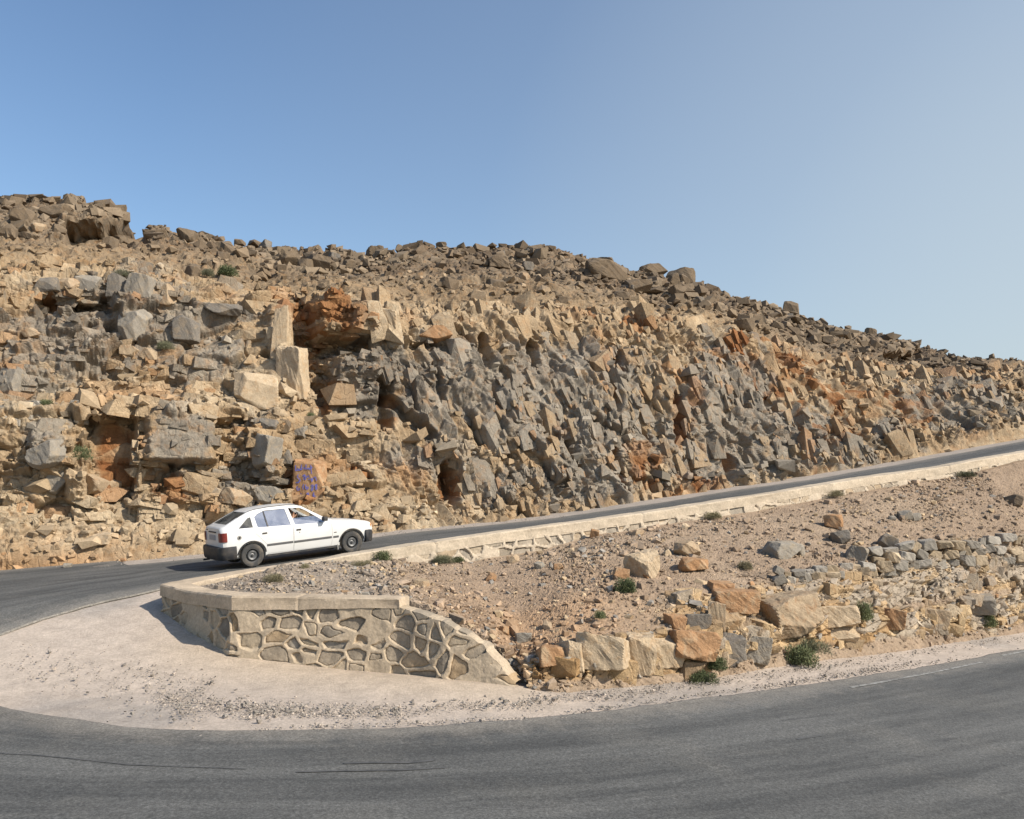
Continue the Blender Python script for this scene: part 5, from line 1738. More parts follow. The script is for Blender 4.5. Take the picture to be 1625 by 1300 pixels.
# stations: x, z_bottom, w_sill, z_mid, w_mid, z_belt, w_belt, z_edge, w_edge, z_top
ST = np.array([
    (-0.690, 0.30, .66, .55, .715, .86, .725, .945, .62, .965),
    (-0.660, 0.29, .70, .55, .765, .88, .765, .975, .645, .995),
    (-0.580, 0.27, .74, .55, .800, .90, .795, 1.005, .655, 1.020),
    (-0.450, 0.24, .75, .55, .815, .905, .805, 1.070, .640, 1.085),
    (-0.200, 0.22, .76, .55, .825, .905, .815, 1.190, .600, 1.215),
    (0.000, 0.21, .765, .55, .830, .900, .820, 1.275, .570, 1.310),
    (0.150, 0.21, .77, .55, .832, .895, .822, 1.305, .565, 1.350),
    (0.500, 0.20, .775, .55, .835, .885, .825, 1.325, .565, 1.385),
    (0.950, 0.20, .775, .55, .835, .872, .825, 1.325, .565, 1.392),
    (1.250, 0.20, .775, .55, .833, .862, .823, 1.300, .560, 1.362),
    (1.350, 0.20, .775, .55, .832, .858, .822, 1.262, .565, 1.325),
    (1.600, 0.20, .772, .55, .828, .848, .818, 1.115, .600, 1.165),
    (1.950, 0.20, .770, .55, .824, .835, .812, .915, .680, .945),
    (2.080, 0.20, .768, .55, .822, .828, .808, .868, .705, .900),
    (2.400, 0.20, .765, .55, .818, .805, .802, .838, .710, .868),
    (2.750, 0.22, .750, .54, .808, .765, .790, .795, .705, .822),
    (2.980, 0.24, .720, .52, .785, .722, .765, .748, .690, .772),
    (3.080, 0.26, .690, .50, .745, .690, .730, .715, .665, .738),
    (3.130, 0.30, .660, .48, .690, .640, .680, .665, .630, .690)], float)


def station(x):
    return np.array([np.interp(x, ST[:, 0], ST[:, k_]) for k_ in range(1, 10)])


def section(x, ins=0.0, zmin=None):
    zb, ws, zm, wm, zl, wl, ze, we, zt = station(x)
    p = [(0, zb), (ws - 0.06, zb), (ws, zb + 0.04), (lerp(ws, wm, .7), lerp(zb, zm, .55)), (wm, zm), (lerp(wm, wl, .5) + .004, lerp(zm, zl, .6)), (wl, zl - 0.02),
         (wl - 0.02, zl + 0.012), (we, ze), (we - 0.035, ze + (zt - ze) * .55), (we * 0.6, zt - (zt - ze) * .16), (0, zt)]
    p = np.array(p)
    if ins:
        p[:, 0] = np.maximum(p[:, 0] - ins, 0)
        p[-4:, 1] -= ins
        p[-4, 1] -= 0
    if zmin is not None:
        p[:, 1] = np.maximum(p[:, 1], zmin + np.arange(len(p)) * 1e-3)
    return p


def side_y(x, z, ins=0.0):
    p = section(x)
    q = p[2:10]
    return float(np.interp(z, q[:, 1], q[:, 0])) - ins


def loft(xs, ins=0.0, zmin=None):
    bm_ = bmesh.new()
    rings = []
    for x in xs:
        p = section(x, ins, zmin)
        full = [(x, -y, z) for y, z in p] + [(x, y, z) for y, z in p[-2:0:-1]]
        rings.append([bm_.verts.new(c_) for c_ in full])
    n_ = len(rings[0])
    for a, b_ in zip(rings[:-1], rings[1:]):
        for i in range(n_):
            bm_.faces.new((a[i], a[(i + 1) % n_], b_[(i + 1) % n_], b_[i]))
    bm_.faces.new(rings[0][::-1]); bm_.faces.new(rings[-1])
    bmesh.ops.recalc_face_normals(bm_, faces=bm_.faces)
    return bm_


def prism(poly, axis, a, b_):
    """closed prism: poly in (x,z) extruded along y, or in (y,z) extruded along x"""
    bm_ = bmesh.new()
    mk = (lambda p, s: (p[0], s, p[1])) if axis == 'y' else (lambda p, s: (s, p[0], p[1]))
    A = [bm_.verts.new(mk(p, a)) for p in poly]
    B = [bm_.verts.new(mk(p, b_)) for p in poly]
    n_ = len(poly)
    for i in range(n_):
        bm_.faces.new((A[i], A[(i + 1) % n_], B[(i + 1) % n_], B[i]))
    bm_.faces.new(A[::-1]); bm_.faces.new(B)
    bmesh.ops.recalc_face_normals(bm_, faces=bm_.faces)
    return bm_


def tmp_obj(bm_):
    me_ = bpy.data.meshes.new('tmp'); bm_.to_mesh(me_); bm_.free()
    o_ = bpy.data.objects.new('tmp', me_); COL.objects.link(o_)
    return o_


def boolean(o_, cutters, op='DIFFERENCE'):
    for c_ in cutters:
        md = o_.modifiers.new('b', 'BOOLEAN')
        md.operation, md.solver, md.object = op, 'EXACT', c_
    dg = bpy.context.evaluated_depsgraph_get()
    me_ = bpy.data.meshes.new_from_object(o_.evaluated_get(dg))
    o_.modifiers.clear()
    return me_


def drop(*os_):
    for o_ in os_:
        bpy.data.objects.remove(o_)


car = empty('hatchback_car')


def part_me(name, me_, mat, parent=car, smooth=True, ang=32):
    me_.materials.clear(); me_.materials.append(mat)
    me_.polygons.foreach_set('use_smooth', [smooth] * len(me_.polygons))
    if smooth:
        me_.set_sharp_from_angle(angle=math.radians(ang))
    o_ = bpy.data.objects.new(name, me_); COL.objects.link(o_)
    o_.parent = parent
    return o_


def part_bm(name, bm_, mat, parent=car, smooth=True, ang=32):
    me_ = bpy.data.meshes.new(name); bm_.to_mesh(me_); bm_.free()
    return part_me(name, me_, mat, parent, smooth, ang)


W_QUARTER = [(-0.285, .935), (0.055, .925), (0.045, 1.165), (-0.02, 1.155)]
W_RDOOR = [(0.165, .915), (0.975, .885), (0.905, 1.285), (0.40, 1.288), (0.22, 1.225), (0.135, 1.16)]
W_FDOOR = [(1.075, .880), (1.86, .855), (1.72, .975), (1.42, 1.195), (1.28, 1.268), (0.995, 1.285)]
D_REAR = [(0.085, .93), (0.10, .78), (0.345, .50), (0.385, .27), (1.005, .262), (1.022, .89), (0.945, 1.318), (0.38, 1.318), (0.17, 1.25), (0.09, 1.17)]
D_FRONT = [(1.013, .262), (1.98, .262), (2.015, .55), (2.005, .80), (1.93, .862), (1.745, 1.0), (1.44, 1.222), (1.29, 1.300), (0.955, 1.318), (1.031, .89)]

xs_out = np.unique(np.concatenate([np.linspace(-0.69, 3.13, 60), ST[:, 0]]))
outer_o = tmp_obj(loft(xs_out))
cav = tmp_obj(loft(np.linspace(-0.52, 2.0, 30), 0.04, 0.64))
cut = [cav]
for x in (0.0, 2.52):
    for sg in (-1, 1):
        bm_ = bmesh.new()
        bmesh.ops.create_cone(bm_, segments=40, radius1=0.325, radius2=0.325, depth=0.5, cap_ends=True,
                              matrix=Matrix.Translation((x, sg * 0.84, 0.275)) @ Matrix.Rotation(math.pi / 2, 4, 'X'))
        cut.append(tmp_obj(bm_))
win = [tmp_obj(prism(w_, 'y', -1.2, 1.2)) for w_ in (W_QUARTER, W_RDOOR, W_FDOOR)]
win.append(tmp_obj(prism([(-.60, .965), (.60, .965), (.51, 1.285), (-.51, 1.285)], 'x', 1.25, 2.3)))
win.append(tmp_obj(prism([(-.57, 1.045), (.57, 1.045), (.50, 1.285), (-.50, 1.285)], 'x', -0.9, 0.06)))
shell_me = boolean(outer_o, cut + win)
shell = bpy.data.objects.new('tmp', shell_me); COL.objects.link(shell)
doors = []
dcut = []
for poly, nm in ((D_FRONT, 'front_door'), (D_REAR, 'rear_door')):
    for sg in (-1, 1):
        a, b_ = (-1.1, -0.45) if sg < 0 else (0.45, 1.1)
        pr = tmp_obj(prism(poly, 'y', a, b_))
        cxy = np.mean(poly, axis=0)
        small = [tuple(np.array(p) - 0.006 * (np.array(p) - cxy) / np.linalg.norm(np.array(p) - cxy)) for p in poly]
        ps = tmp_obj(prism(small, 'y', a, b_))
        dm = boolean(shell, [ps], 'INTERSECT')
        doors.append((nm, sg, part_me(nm, dm, WHITE)))
        dcut.append(pr); drop(ps)
body_me = boolean(shell, dcut)
body = part_me('body', body_me, WHITE)
drop(outer_o, shell, *cut, *win, *dcut)


def pane(name, poly, mat, parent, sides=(-1, 1), ins=0.014, zcap=None):
    p = list(poly)
    if zcap:
        q = []
        for (a, b_) in zip(p, p[1:] + p[:1]):
            if a[1] <= zcap: q.append(a)
            if (a[1] - zcap) * (b_[1] - zcap) < 0:
                k_ = (zcap - a[1]) / (b_[1] - a[1])
                q.append((a[0] + k_ * (b_[0] - a[0]), zcap))
        p = q
    for sg in sides:
        bm_ = bmesh.new()
        f_ = bm_.faces.new([bm_.verts.new((x, sg * side_y(x, z, ins), z)) for x, z in (p if sg < 0 else p[::-1])])
        ext = bmesh.ops.extrude_face_region(bm_, geom=[f_])
        for v in ext['geom']:
            if isinstance(v, bmesh.types.BMVert): v.co.y -= sg * 0.004
        bmesh.ops.recalc_face_normals(bm_, faces=bm_.faces)
        part_bm(name, bm_, mat, parent if not isinstance(parent, dict) else parent[sg], smooth=False)


DOOR = {(n_, sg): o_ for n_, sg, o_ in doors}
big = lambda poly: [tuple(np.array(p) + 0.012 * (np.array(p) - np.mean(poly, axis=0)) / np.linalg.norm(np.array(p) - np.mean(poly, axis=0))) for p in poly]
pane('quarter_window', big(W_QUARTER), GL_REAR, car)
pane('window', big(W_RDOOR), GL_SIDE, {s: DOOR[('rear_door', s)] for s in (-1, 1)})
pane('window', big(W_FDOOR), GL_SIDE, {s: DOOR[('front_door', s)] for s in (-1, 1)}, sides=(-1,), zcap=1.03)
pane('window', big(W_FDOOR), GL_CLEAR, {s: DOOR[('front_door', s)] for s in (-1, 1)}, sides=(1,))


def top_x(y, z, xs):
    """x on the sloping glass where the roof skin passes height z at offset y"""
    zz = []
    for x in xs:
        q = section(x)[8:]
        zz.append(np.interp(abs(y), q[::-1, 0], q[::-1, 1]))
    zz = np.array(zz)
    o_ = np.argsort(zz)
    return float(np.interp(z, zz[o_], xs[o_]))


def slant(name, z0, z1, w0, w1, xs, off, mat):
    bm_ = bmesh.new()
    R_, n_ = [], 9
    for k_ in np.linspace(0, 1, n_):
        z = lerp(z0, z1, k_); w = lerp(w0, w1, k_)
        R_.append([bm_.verts.new((top_x(y, z, xs) + off, y, z)) for y in np.linspace(-w, w, n_)])
    for i in range(n_ - 1):
        for j in range(n_ - 1):
            bm_.faces.new((R_[i][j], R_[i][j + 1], R_[i + 1][j + 1], R_[i + 1][j]))
    part_bm(name, bm_, mat)


slant('rear_window', 1.035, 1.295, .58, .505, np.linspace(-0.58, 0.05, 60), 0.012, GL_REAR)
slant('windscreen', .955, 1.295, .61, .515, np.linspace(1.2, 2.08, 60), -0.012, GL_CLEAR)


def sweep(path, prof, closed_prof=False):
    """prof (out, z) swept along a plan path of (x, y)"""
    path = np.array(path, float)
    d = np.gradient(path, axis=0); d /= np.linalg.norm(d, axis=1, keepdims=True)
    n_ = np.stack([-d[:, 1], d[:, 0]], -1)
    bm_ = bmesh.new()
    rings = [[bm_.verts.new((p[0] + q[0] * o_, p[1] + q[1] * o_, z)) for o_, z in prof] for p, q in zip(path, n_)]
    k_ = len(prof)
    for a, b_ in zip(rings[:-1], rings[1:]):
        for i in range(k_ if closed_prof else k_ - 1):
            bm_.faces.new((a[i], a[(i + 1) % k_], b_[(i + 1) % k_], b_[i]))
    bm_.faces.new(rings[0]); bm_.faces.new(rings[-1][::-1])
    bmesh.ops.recalc_face_normals(bm_, faces=bm_.faces)
    return bm_


def curve_pts(pts, n_=40):
    p, _ = resample(pts, 0.02)
    p = smooth1(p, 4)
    i = np.linspace(0, len(p) - 1, n_)
    return np.stack([np.interp(i, np.arange(len(p)), p[:, k_]) for k_ in (0, 1)], -1)


BPROF = [(-0.12, .225), (-0.02, .235), (0.0, .27), (0.008, .36), (0.012, .47), (0.004, .525), (-0.02, .54), (-0.12, .54)]
rb = [(-0.355, -.838), (-.56, -.838), (-.70, -.80), (-.765, -.66), (-.785, -.3), (-.79, 0)]
rb = curve_pts([*rb, *[(x, -y) for x, y in rb[-2::-1]]], 60)
part_bm('rear_bumper', sweep(rb, BPROF, True), BLACKP)
fb_ = [(2.885, .828), (2.98, .815), (3.10, .74), (3.19, .5), (3.215, 0)]
fb_ = curve_pts([*fb_, *[(x, -y) for x, y in fb_[-2::-1]]], 60)
part_bm('front_bumper', sweep(fb_, BPROF, True), BLACKP)

# black lower sills and side mouldings
for sg in (-1, 1):
    for nm, x0, x1, zc, hh, par_, pr_ in (('side_moulding', 0.36, 0.995, .475, .030, DOOR[('rear_door', sg)], .012), ('side_moulding', 1.025, 1.985, .470, .030, DOOR[('front_door', sg)], .012),
                                          ('side_moulding', 2.03, 2.17, .466, .028, car, .012), ('sill_trim', 0.36, 2.16, .225, .035, car, .004)):
        bm_ = bmesh.new()
        rows_b = []
        for x in np.linspace(x0, x1, 14):
            y = side_y(x, zc)
            rows_b.append([bm_.verts.new((x, sg * yy, z)) for yy, z in ((y - .02, zc - hh), (y + pr_ * .7, zc - hh * .8), (y + pr_, zc), (y + pr_ * .7, zc + hh * .8), (y - .02, zc + hh))])
        for a, b_ in zip(rows_b[:-1], rows_b[1:]):
            for i in range(4):
                bm_.faces.new((a[i], a[i + 1], b_[i + 1], b_[i]))
        bm_.faces.new(rows_b[0]); bm_.faces.new(rows_b[-1][::-1])
        bmesh.ops.recalc_face_normals(bm_, faces=bm_.faces)
        part_bm(nm, bm_, TRIM if nm == 'side_moulding' else BLACKP, par_)


def rbox(name, c_, d, mat, parent=car, bev=0.012, rot=None):
    bm_ = bmesh.new()
    bmesh.ops.create_cube(bm_, size=1.0)
    bmesh.ops.scale(bm_, vec=d, verts=bm_.verts)
    if bev:
        bmesh.ops.bevel(bm_, geom=bm_.edges[:], offset=bev, segments=3, profile=0.6, affect='EDGES')
    M = Matrix.Translation(c_)
    if rot: M = M @ rot
    bmesh.ops.transform(bm_, matrix=M, verts=bm_.verts)
    return part_bm(name, bm_, mat, parent)


for sg in (-1, 1):
    rbox('handle', (0.315, sg * (side_y(.315, .76) + .004), .765), (.115, .03, .034), BLACKP, DOOR[('rear_door', sg)], .01)
    rbox('handle', (1.15, sg * (side_y(1.15, .75) + .004), .752), (.115, .03, .034), BLACKP, DOOR[('front_door', sg)], .01)
    rbox('wing_mirror', (1.80, sg * .905, .945), (.11, .17, .105), BLACKP, DOOR[('front_door', sg)], .028)
    # door window divider
    bm_ = prism([(0.40, .90), (0.428, .90), (0.392, 1.292), (0.366, 1.292)], 'y', -0.004, 0.004)
    for v in bm_.verts:
        v.co.y = sg * (side_y(v.co.x, v.co.z, .004) + (v.co.y * sg))
    bmesh.ops.recalc_face_normals(bm_, faces=bm_.faces)
    part_bm('window_divider', bm_, BLACKP, DOOR[('rear_door', sg)], False)
    # lamps that wrap the rear corner
    L_ = [(-.705, .60), (-.70, .70), (-.672, .765), (-.62, .803), (-.565, .812)]
    path = [(x, sg * y) for x, y in L_]
    pr_ = [(-.02, .655), (.008, .655), (.012, .76), (.010, .865), (-.02, .868)]
    if sg > 0: path = path[::-1]
    part_bm('tail_lamp', sweep(path[::-1], pr_, True), REDL)
    # front lamps
    rbox('headlamp', (3.10, sg * .50, .635), (.05, .26, .10), LAMPW, car, .012)
    rbox('indicator_lamp', (3.045, sg * .70, .63), (.09, .09, .095), AMBER, car, .012)
    rbox('mud_flap', (2.145, sg * .70, .20), (.025, .16, .13), GREYP, car, .006)
    # gutter along the roof edge
    bm_ = bmesh.new()
    pr2 = []
    for x in np.linspace(-0.25, 1.30, 24):
        p = section(x)
        y, z = p[9]
        pr2.append([bm_.verts.new((x, sg * (y + a), z + b_)) for a, b_ in ((.008, -.004), (.010, .007), (-.004, .012), (-.012, .004))])
    for a, b_ in zip(pr2[:-1], pr2[1:]):
        for i in range(4):
            bm_.faces.new((a[i], a[(i + 1) % 4], b_[(i + 1) % 4], b_[i]))
    bm_.faces.new(pr2[0]); bm_.faces.new(pr2[-1][::-1])
    bmesh.ops.recalc_face_normals(bm_, faces=bm_.faces)
    part_bm('roof_gutter', bm_, TRIM)
    # black edge round the wheel arches
    for xa in (0.0, 2.52):
        bm_ = bmesh.new()
        rr = []
        for a in np.linspace(math.radians(8), math.radians(172), 30):
            x, z = xa + .325 * math.cos(a), .275 + .325 * math.sin(a)
            x2, z2 = xa + .348 * math.cos(a), .275 + .348 * math.sin(a)
            y, y2 = side_y(x, z), side_y(x2, z2)
            rr.append([bm_.verts.new(c_) for c_ in ((x, sg * (y - .03), z), (x, sg * (y + .010), z), (x2, sg * (y2 + .010), z2), (x2, sg * (y2 - .01), z2))])
        for a, b_ in zip(rr[:-1], rr[1:]):
            for i in range(3):
                bm_.faces.new((a[i], a[i + 1], b_[i + 1], b_[i]))
        bmesh.ops.recalc_face_normals(bm_, faces=bm_.faces)
        part_bm('wheel_arch_trim', bm_, BLACKP)

# tailgate details
rbox('tailgate_handle', (-.695, -.02, .875), (.03, .62, .03), BLACKP, car, .008)
rbox('number_plate', (-.697, 0.0, .745), (.02, .50, .12), plain('faded_number_plate', (0.42, 0.36, 0.33), 0.6), car, .006)
rbox('tailpipe', (-.79, .30, .215), (.16, .045, .045), DARKST, car, .018)
rbox('rear_badge', (-.694, .47, .915), (.012, .10, .022), BLACKP, car, .003)
rbox('wing_badge', (2.085, -side_y(2.085, .60) - .002, .575), (.07, .008, .02), BLACKP, car, .002)
rbox('grille', (3.115, 0, .63), (.04, .66, .085), BLACKP, car, .008)
# slightly sagging rear wiper
rbox('wiper', (-.36, -.12, 1.135), (.02, .42, .012), BLACKP, car, .003, Matrix.Rotation(math.radians(14), 4, 'X'))
# filler cap
bm_ = bmesh.new()
bmesh.ops.create_cone(bm_, segments=28, radius1=.052, radius2=.048, depth=.016, cap_ends=True, matrix=Matrix.Rotation(math.pi / 2, 4, 'X'))
bmesh.ops.translate(bm_, vec=(-.285, -(side_y(-.285, .725) + .003), .725), verts=bm_.verts)
fc = part_bm('filler_cap', bm_, GREYP)
bm_ = bmesh.new()
bmesh.ops.create_cone(bm_, segments=20, radius1=.033, radius2=.020, depth=.022, cap_ends=True, matrix=Matrix.Rotation(math.pi / 2, 4, 'X'))
bmesh.ops.translate(bm_, vec=(-.285, -(side_y(-.285, .725) + .012), .725), verts=bm_.verts)
part_bm('cap_knob', bm_, DARKST, fc)
bm_ = bmesh.new()
bmesh.ops.create_cone(bm_, segments=14, radius1=.011, radius2=.010, depth=.012, cap_ends=True, matrix=Matrix.Rotation(math.pi / 2, 4, 'X'))
bmesh.ops.translate(bm_, vec=(1.17, -(side_y(1.17, .68) + .003), .685), verts=bm_.verts)
part_bm('door_lock', bm_, DARKST, DOOR[('front_door', -1)])


def lathe_y(prof, n_=48, sg=1):
    bm_ = bmesh.new()
    R_ = []
    for i in range(n_):
        a = 2 * math.pi * i / n_
        R_.append([bm_.verts.new((r * math.cos(a), sg * y, r * math.sin(a))) for r, y in prof])
    for i in range(n_):
        A, B = R_[i], R_[(i + 1) % n_]
        for j in range(len(prof) - 1):
            if prof[j][0] < 1e-4 and prof[j + 1][0] < 1e-4: continue
            bm_.faces.new((A[j], A[j + 1], B[j + 1], B[j]))
    bmesh.ops.remove_doubles(bm_, verts=bm_.verts, dist=1e-5)
    bmesh.ops.recalc_face_normals(bm_, faces=bm_.faces)
    return bm_


TY = [(.172, -.07), (.19, -.078), (.235, -.082), (.268, -.076), (.282, -.060), (.285, -.03), (.280, -.028), (.280, -.018), (.285, -.016), (.286, 0), (.285, .016),
      (.280, .018), (.280, .028), (.285, .03), (.282, .060), (.268, .076), (.235, .082), (.19, .078), (.172, .07), (.168, .0), (.172, -.07)]
RIM = [(.0001, .045), (.028, .045), (.034, .038), (.058, .030), (.066, .040), (.10, .052), (.125, .040), (.140, .012), (.150, .020), (.160, .060), (.172, .074), (.178, .068), (.170, .0), (.165, -.06), (.0001, -.05)]
for xa in (0.0, 2.52):
    for sg in (-1, 1):
        w_ = part_bm('wheel', lathe_y(RIM, 48, sg), STEEL)
        w_.location = (xa, sg * .735, .271)
        w_.scale = (.953, 1, .953)
        ty = part_bm('tyre', lathe_y(TY, 56, sg), RUBBER, w_)
        bm_ = lathe_y([(.106, .0525), (.126, .0430), (.142, .0150), (.149, .0225), (.149, .018), (.142, .011), (.126, .038), (.106, .048)], 48, sg)
        part_bm('wheel_ring', bm_, DARKST, w_)
        bm_ = bmesh.new()
        bmesh.ops.create_cone(bm_, segments=18, radius1=.030, radius2=.024, depth=.02, cap_ends=True, matrix=Matrix.Translation((0, sg * .05, 0)) @ Matrix.Rotation(math.pi / 2, 4, 'X'))
        part_bm('hub_cap', bm_, DARKST, w_)

# cabin
for y in (-.36, .36):
    rbox('front_seat', (.93, y, .90), (.14, .46, .52), SEATM, car, .05, Matrix.Rotation(math.radians(-14), 4, 'Y'))
    rbox('headrest', (.845, y, 1.215), (.08, .25, .14), SEATM, car, .035, Matrix.Rotation(math.radians(-10), 4, 'Y'))
rbox('rear_seat', (.02, 0, .86), (.16, 1.2, .42), SEATM, car, .05, Matrix.Rotation(math.radians(-16), 4, 'Y'))
rbox('dashboard', (1.84, 0, .80), (.34, 1.34, .20), BLACKP, car, .05)
bm_ = bmesh.new()
M_ = Matrix.Translation((1.46, .36, .93)) @ Matrix.Rotation(math.radians(-62), 4, 'Y')
n1_, n2_ = 36, 8
RR = [[bm_.verts.new(M_ @ Vector(((.185 + .013 * math.cos(b_)) * math.cos(a), (.185 + .013 * math.cos(b_)) * math.sin(a), .013 * math.sin(b_))))
       for b_ in np.linspace(0, 2 * math.pi, n2_, endpoint=False)] for a in np.linspace(0, 2 * math.pi, n1_, endpoint=False)]
for i in range(n1_):
    for j in range(n2_):
        bm_.faces.new((RR[i][j], RR[(i + 1) % n1_][j], RR[(i + 1) % n1_][(j + 1) % n2_], RR[i][(j + 1) % n2_]))
for a in (0.3, math.pi - .3, -math.pi / 2):
    bmesh.ops.create_cone(bm_, segments=8, radius1=.016, radius2=.012, depth=.18, cap_ends=True,
                          matrix=M_ @ Matrix.Rotation(a, 4, 'Z') @ Matrix.Translation((.095, 0, 0)) @ Matrix.Rotation(math.pi / 2, 4, 'Y'))
bmesh.ops.create_cone(bm_, segments=16, radius1=.05, radius2=.045, depth=.04, cap_ends=True, matrix=M_)
part_bm('steering_wheel', bm_, BLACKP)

# place the car on the road: near rear tyre at (402,900), near front tyre at (558,878)
pr, pf = P(402, 900, 21.1), P(558, 878, 22.45)
hd = pf - pr
yaw = math.atan2(hd[1], hd[0])
pit = math.atan2(hd[2], math.hypot(hd[0], hd[1]))
Rm = Matrix.Rotation(yaw, 4, 'Z') @ Matrix.Rotation(-pit, 4, 'Y')
sc = np.linalg.norm(hd) / 2.52
loc = Vector(pr) - Rm.to_3x3() @ Vector((0, -.80, 0))
car.location = loc
car.rotation_euler = (0, -pit, yaw)
tag(car, 'white five door hatchback with black bumpers driving up the road beside the parapet', 'car')
print('CAR', 'scale would be', sc, 'pitch', math.degrees(pit), 'yaw', math.degrees(yaw), 'z', loc.z, 'road', float(G(loc.x, loc.y)), float(G(pf[0], pf[1])), pf[2], float(G(pr[0], pr[1])), pr[2])

# ------------------------------------------------------------------ people in the car
SKIN = plain('tanned_skin', (0.34, 0.175, 0.10), 0.6)
HAIR = plain('dark_hair', (0.02, 0.016, 0.012), 0.8)
EYE = plain('eye_dark', (0.03, 0.02, 0.015), 0.3)


def skin_mesh(name, pts, edges, rad, mat, parent, root=0, sub=1):
    me_ = bpy.data.meshes.new(name)
    me_.from_pydata(pts, edges, [])
    o_ = bpy.data.objects.new(name, me_); COL.objects.link(o_)
    md = o_.modifiers.new('skin', 'SKIN')
    md.use_smooth_shade = True
    for i, r in enumerate(rad):
        r = r if isinstance(r, tuple) else (r, r)
        me_.skin_vertices[0].data[i].radius = r
    me_.skin_vertices[0].data[root].use_root = True
    o_.modifiers.new('sub', 'SUBSURF').levels = sub
    o_.modifiers['sub'].render_levels = sub
    dg = bpy.context.evaluated_depsgraph_get()
    m2_ = bpy.data.meshes.new_from_object(o_.evaluated_get(dg))
    bpy.data.objects.remove(o_)
    m2_.name = name
    m2_.materials.clear(); m2_.materials.append(mat)
    m2_.polygons.foreach_set('use_smooth', [True] * len(m2_.polygons))
    o2 = bpy.data.objects.new(name, m2_); COL.objects.link(o2)
    if parent: o2.parent = parent
    return o2


def seated(y0, hands, label, shirt, look=0.0):
    root = empty('person')
    root.location = car.location
    root.rotation_euler = car.rotation_euler
    H_ = (1.10, y0, .66)
    pts = [H_, (1.06, y0, .80), (1.03, y0, .95), (1.01, y0, 1.045), (1.025, y0, 1.10), (1.05, y0, 1.17), (1.055, y0, 1.26)]
    rad = [(.15, .12), (.14, .11), (.16, .11), (.10, .075), (.055, .055), (.076, .092), (.066, .078)]
    ed = [(0, 1), (1, 2), (2, 3), (3, 4), (4, 5), (5, 6)]
    arms = []
    for sg, hp in ((-1, hands[0]), (1, hands[1])):
        sh = (1.01, y0 + sg * .17, 1.0)
        el = tuple(np.array([0.5 * (sh[0] + hp[0]), y0 + sg * .23, 0.5 * (sh[2] + hp[2]) - .10]))
        k_ = len(pts)
        wr = tuple(lerp(np.array(el), np.array(hp), .84))
        pts += [sh, el, wr, hp]
        rad += [.062, .044, .030, (.036, .022)]
        ed += [(2, k_), (k_, k_ + 1), (k_ + 1, k_ + 2), (k_ + 2, k_ + 3)]
        arms.append((sh, el, wr, hp))
        dr = np.array(hp) - np.array(wr); dr /= np.linalg.norm(dr)
        for fi, (oy, ln) in enumerate(((-.030, .060), (-.012, .075), (.008, .080), (.026, .070), (.045, .050))):
            th = fi == (4 if sg < 0 else 0)
            j = len(pts)
            b0 = np.array(hp) + dr * (.02 if not th else 0.0) + np.array([0, oy, .0])
            pts += [tuple(b0 + dr * ln * .5 + np.array([0, oy * .2, .012 if not th else .02])), tuple(b0 + dr * ln * .75 + np.array([0, oy * .2, -.018 if not th else .02]))]
            rad += [.009, .007]
            ed += [(k_ + 3, j), (j, j + 1)]
    for sg in (-1, 1):
        k_ = len(pts)
        pts += [(1.36, y0 + sg * .12, .69), (1.52, y0 + sg * .12, .66)]
        rad += [.085, .065]
        ed += [(0, k_), (k_, k_ + 1)]
    b_ = skin_mesh('body', pts, ed, rad, SKIN, root)
    # face and hair
    hc = Vector((1.06, y0, 1.205))
    Rz = Matrix.Rotation(look, 4, 'Z')

    def blob_(name, c_, r, mat):
        bm_ = bmesh.new()
        bmesh.ops.create_uvsphere(bm_, u_segments=16, v_segments=10, radius=1, matrix=Matrix.Translation(hc) @ Rz @ Matrix.Translation(c_) @ Matrix.Diagonal((*r, 1)))
        return part_bm(name, bm_, mat, root)
    blob_('nose', (.092, 0, -.012), (.018, .014, .022), SKIN)
    for sg in (-1, 1):
        blob_('ear', (.0, sg * .076, -.005), (.018, .010, .028), SKIN)
        blob_('eye', (.080, sg * .030, .016), (.010, .013, .008), EYE)
    blob_('mouth', (.082, 0, -.052), (.010, .024, .006), plain('lip', (0.25, 0.09, 0.07), 0.6))
    hr = blob_('hair', (-.018, 0, .045), (.092, .084, .078), HAIR)
    sp = [(1.08, y0, .68)] + pts[1:4]
    sr = [(.165, .135), (.158, .125), (.172, .122), (.112, .086)]
    se = [(0, 1), (1, 2), (2, 3)]
    for sh, el, wr, hp in arms:
        k_ = len(sp)
        sp += [sh, el, tuple(lerp(np.array(el), np.array(wr), .75))]
        sr += [.076, .056, .044]
        se += [(2, k_), (k_, k_ + 1), (k_ + 1, k_ + 2)]
    skin_mesh('shirt', sp, se, sr, shirt, root)
    tr_p = [(1.10, y0, .655), (1.36, y0 - .12, .69), (1.52, y0 - .12, .66), (1.36, y0 + .12, .69), (1.52, y0 + .12, .66)]
    skin_mesh('trousers', tr_p, [(0, 1), (1, 2), (0, 3), (3, 4)], [(.16, .13), .095, .075, .095, .075], plain('dark_trousers', (0.05, 0.05, 0.06), 0.9), root)
    tag(root, label, 'person')


seated(.36, ((1.43, .20, 1.02), (1.43, .52, 1.02)), 'driver in a blue shirt holding the steering wheel of the white car', plain('blue_shirt_cloth', (0.05, 0.06, 0.26), 0.9))
seated(-.36, ((1.13, -.56, 1.10), (1.40, -.26, .80)), 'passenger in a pale shirt behind the half lowered front window of the car', plain('pale_shirt_cloth', (0.52, 0.46, 0.42), 0.9), -.3)

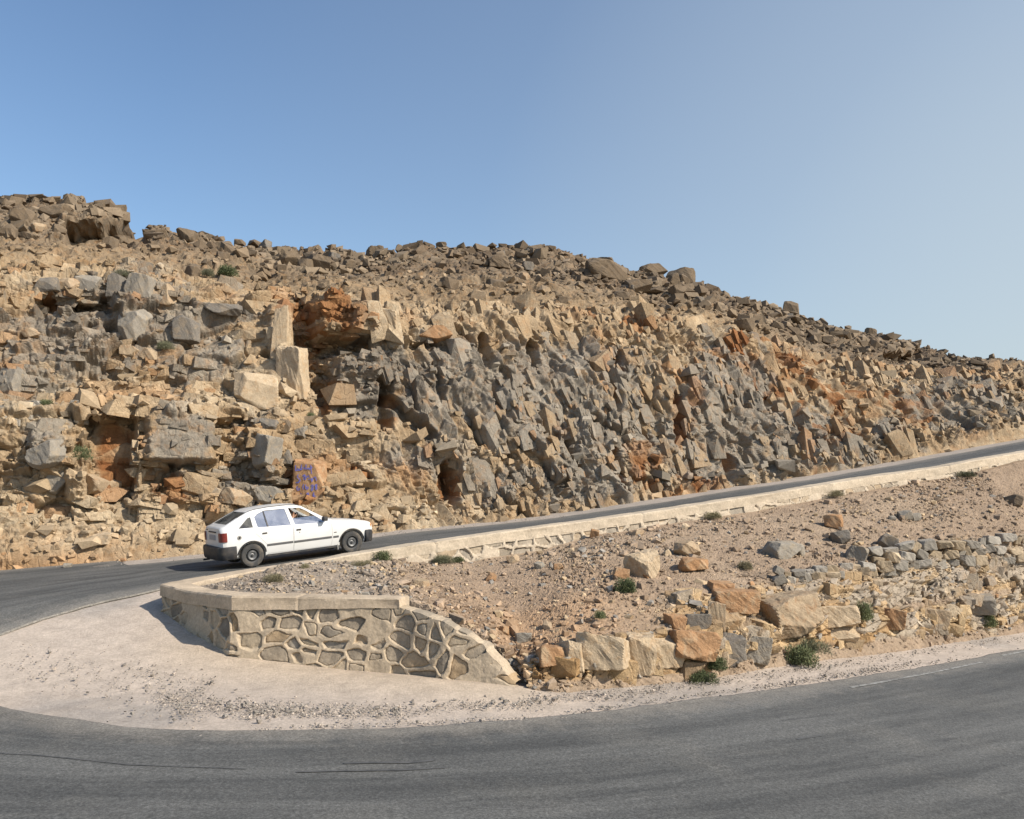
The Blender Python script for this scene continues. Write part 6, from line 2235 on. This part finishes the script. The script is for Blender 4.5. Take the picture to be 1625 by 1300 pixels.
# ------------------------------------------------------------------ light, sky, camera
SUN_EL = math.radians(38)
AZ = np.array([0.90, -0.44]); AZ /= np.linalg.norm(AZ)
to_sun = Vector((AZ[0] * math.cos(SUN_EL), AZ[1] * math.cos(SUN_EL), math.sin(SUN_EL)))
sd = bpy.data.lights.new('sun', 'SUN')
sd.energy = 5.0
sd.angle = math.radians(0.53)
sd.color = (1.0, 0.93, 0.82)
so = bpy.data.objects.new('sun', sd)
COL.objects.link(so)
so.rotation_euler = to_sun.to_track_quat('Z', 'Y').to_euler()
w = bpy.data.worlds.new('World')
scn.world = w
w.use_nodes = True
nt = w.node_tree
sk = nt.nodes.new('ShaderNodeTexSky')
sk.sky_type = 'NISHITA'
sk.sun_disc = False
sk.sun_elevation = SUN_EL
sk.sun_rotation = math.atan2(AZ[0], AZ[1])
sk.altitude = 1400
sk.air_density = 1.4
sk.dust_density = 3.0
sk.ozone_density = 4.0
# dusty air paling the low sky towards the sun's side (fixed to compass directions)
tcw = nt.nodes.new('ShaderNodeTexCoord')
dp = nt.nodes.new('ShaderNodeVectorMath'); dp.operation = 'DOT_PRODUCT'
hz_ = Vector((0.66, 0.74, 0.04)).normalized()
dp.inputs[1].default_value = hz_
nt.links.new(tcw.outputs['Generated'], dp.inputs[0])
hf = ramp(nt, dp.outputs['Value'], [(0.42, 0.0), (0.70, 0.13), (0.88, 0.44), (0.99, 0.82)])
nt.links.new(mixc(nt, hf, sk.outputs[0], (3.8, 4.35, 4.65)), nt.nodes['Background'].inputs[0])
nt.nodes['Background'].inputs[1].default_value = 0.122

cd = bpy.data.cameras.new('camera')
cd.sensor_fit = 'HORIZONTAL'
cd.sensor_width = 36.0
cd.lens = 36.0 * F_PX / 1625.0
cd.clip_start, cd.clip_end = 0.1, 4000
cam = bpy.data.objects.new('camera', cd)
COL.objects.link(cam)
cam.location = (0, 0, CAM_Z)
cam.rotation_euler = (math.pi / 2 + PITCH, 0, 0)
scn.camera = cam
vs = scn.view_settings
vs.view_transform = 'Standard'
vs.look = 'None'
vs.exposure = 0.32
vs.gamma = 1.0
scn.cycles.max_bounces = 6
scn.cycles.diffuse_bounces = 2
scn.cycles.use_denoising = True
print("done")
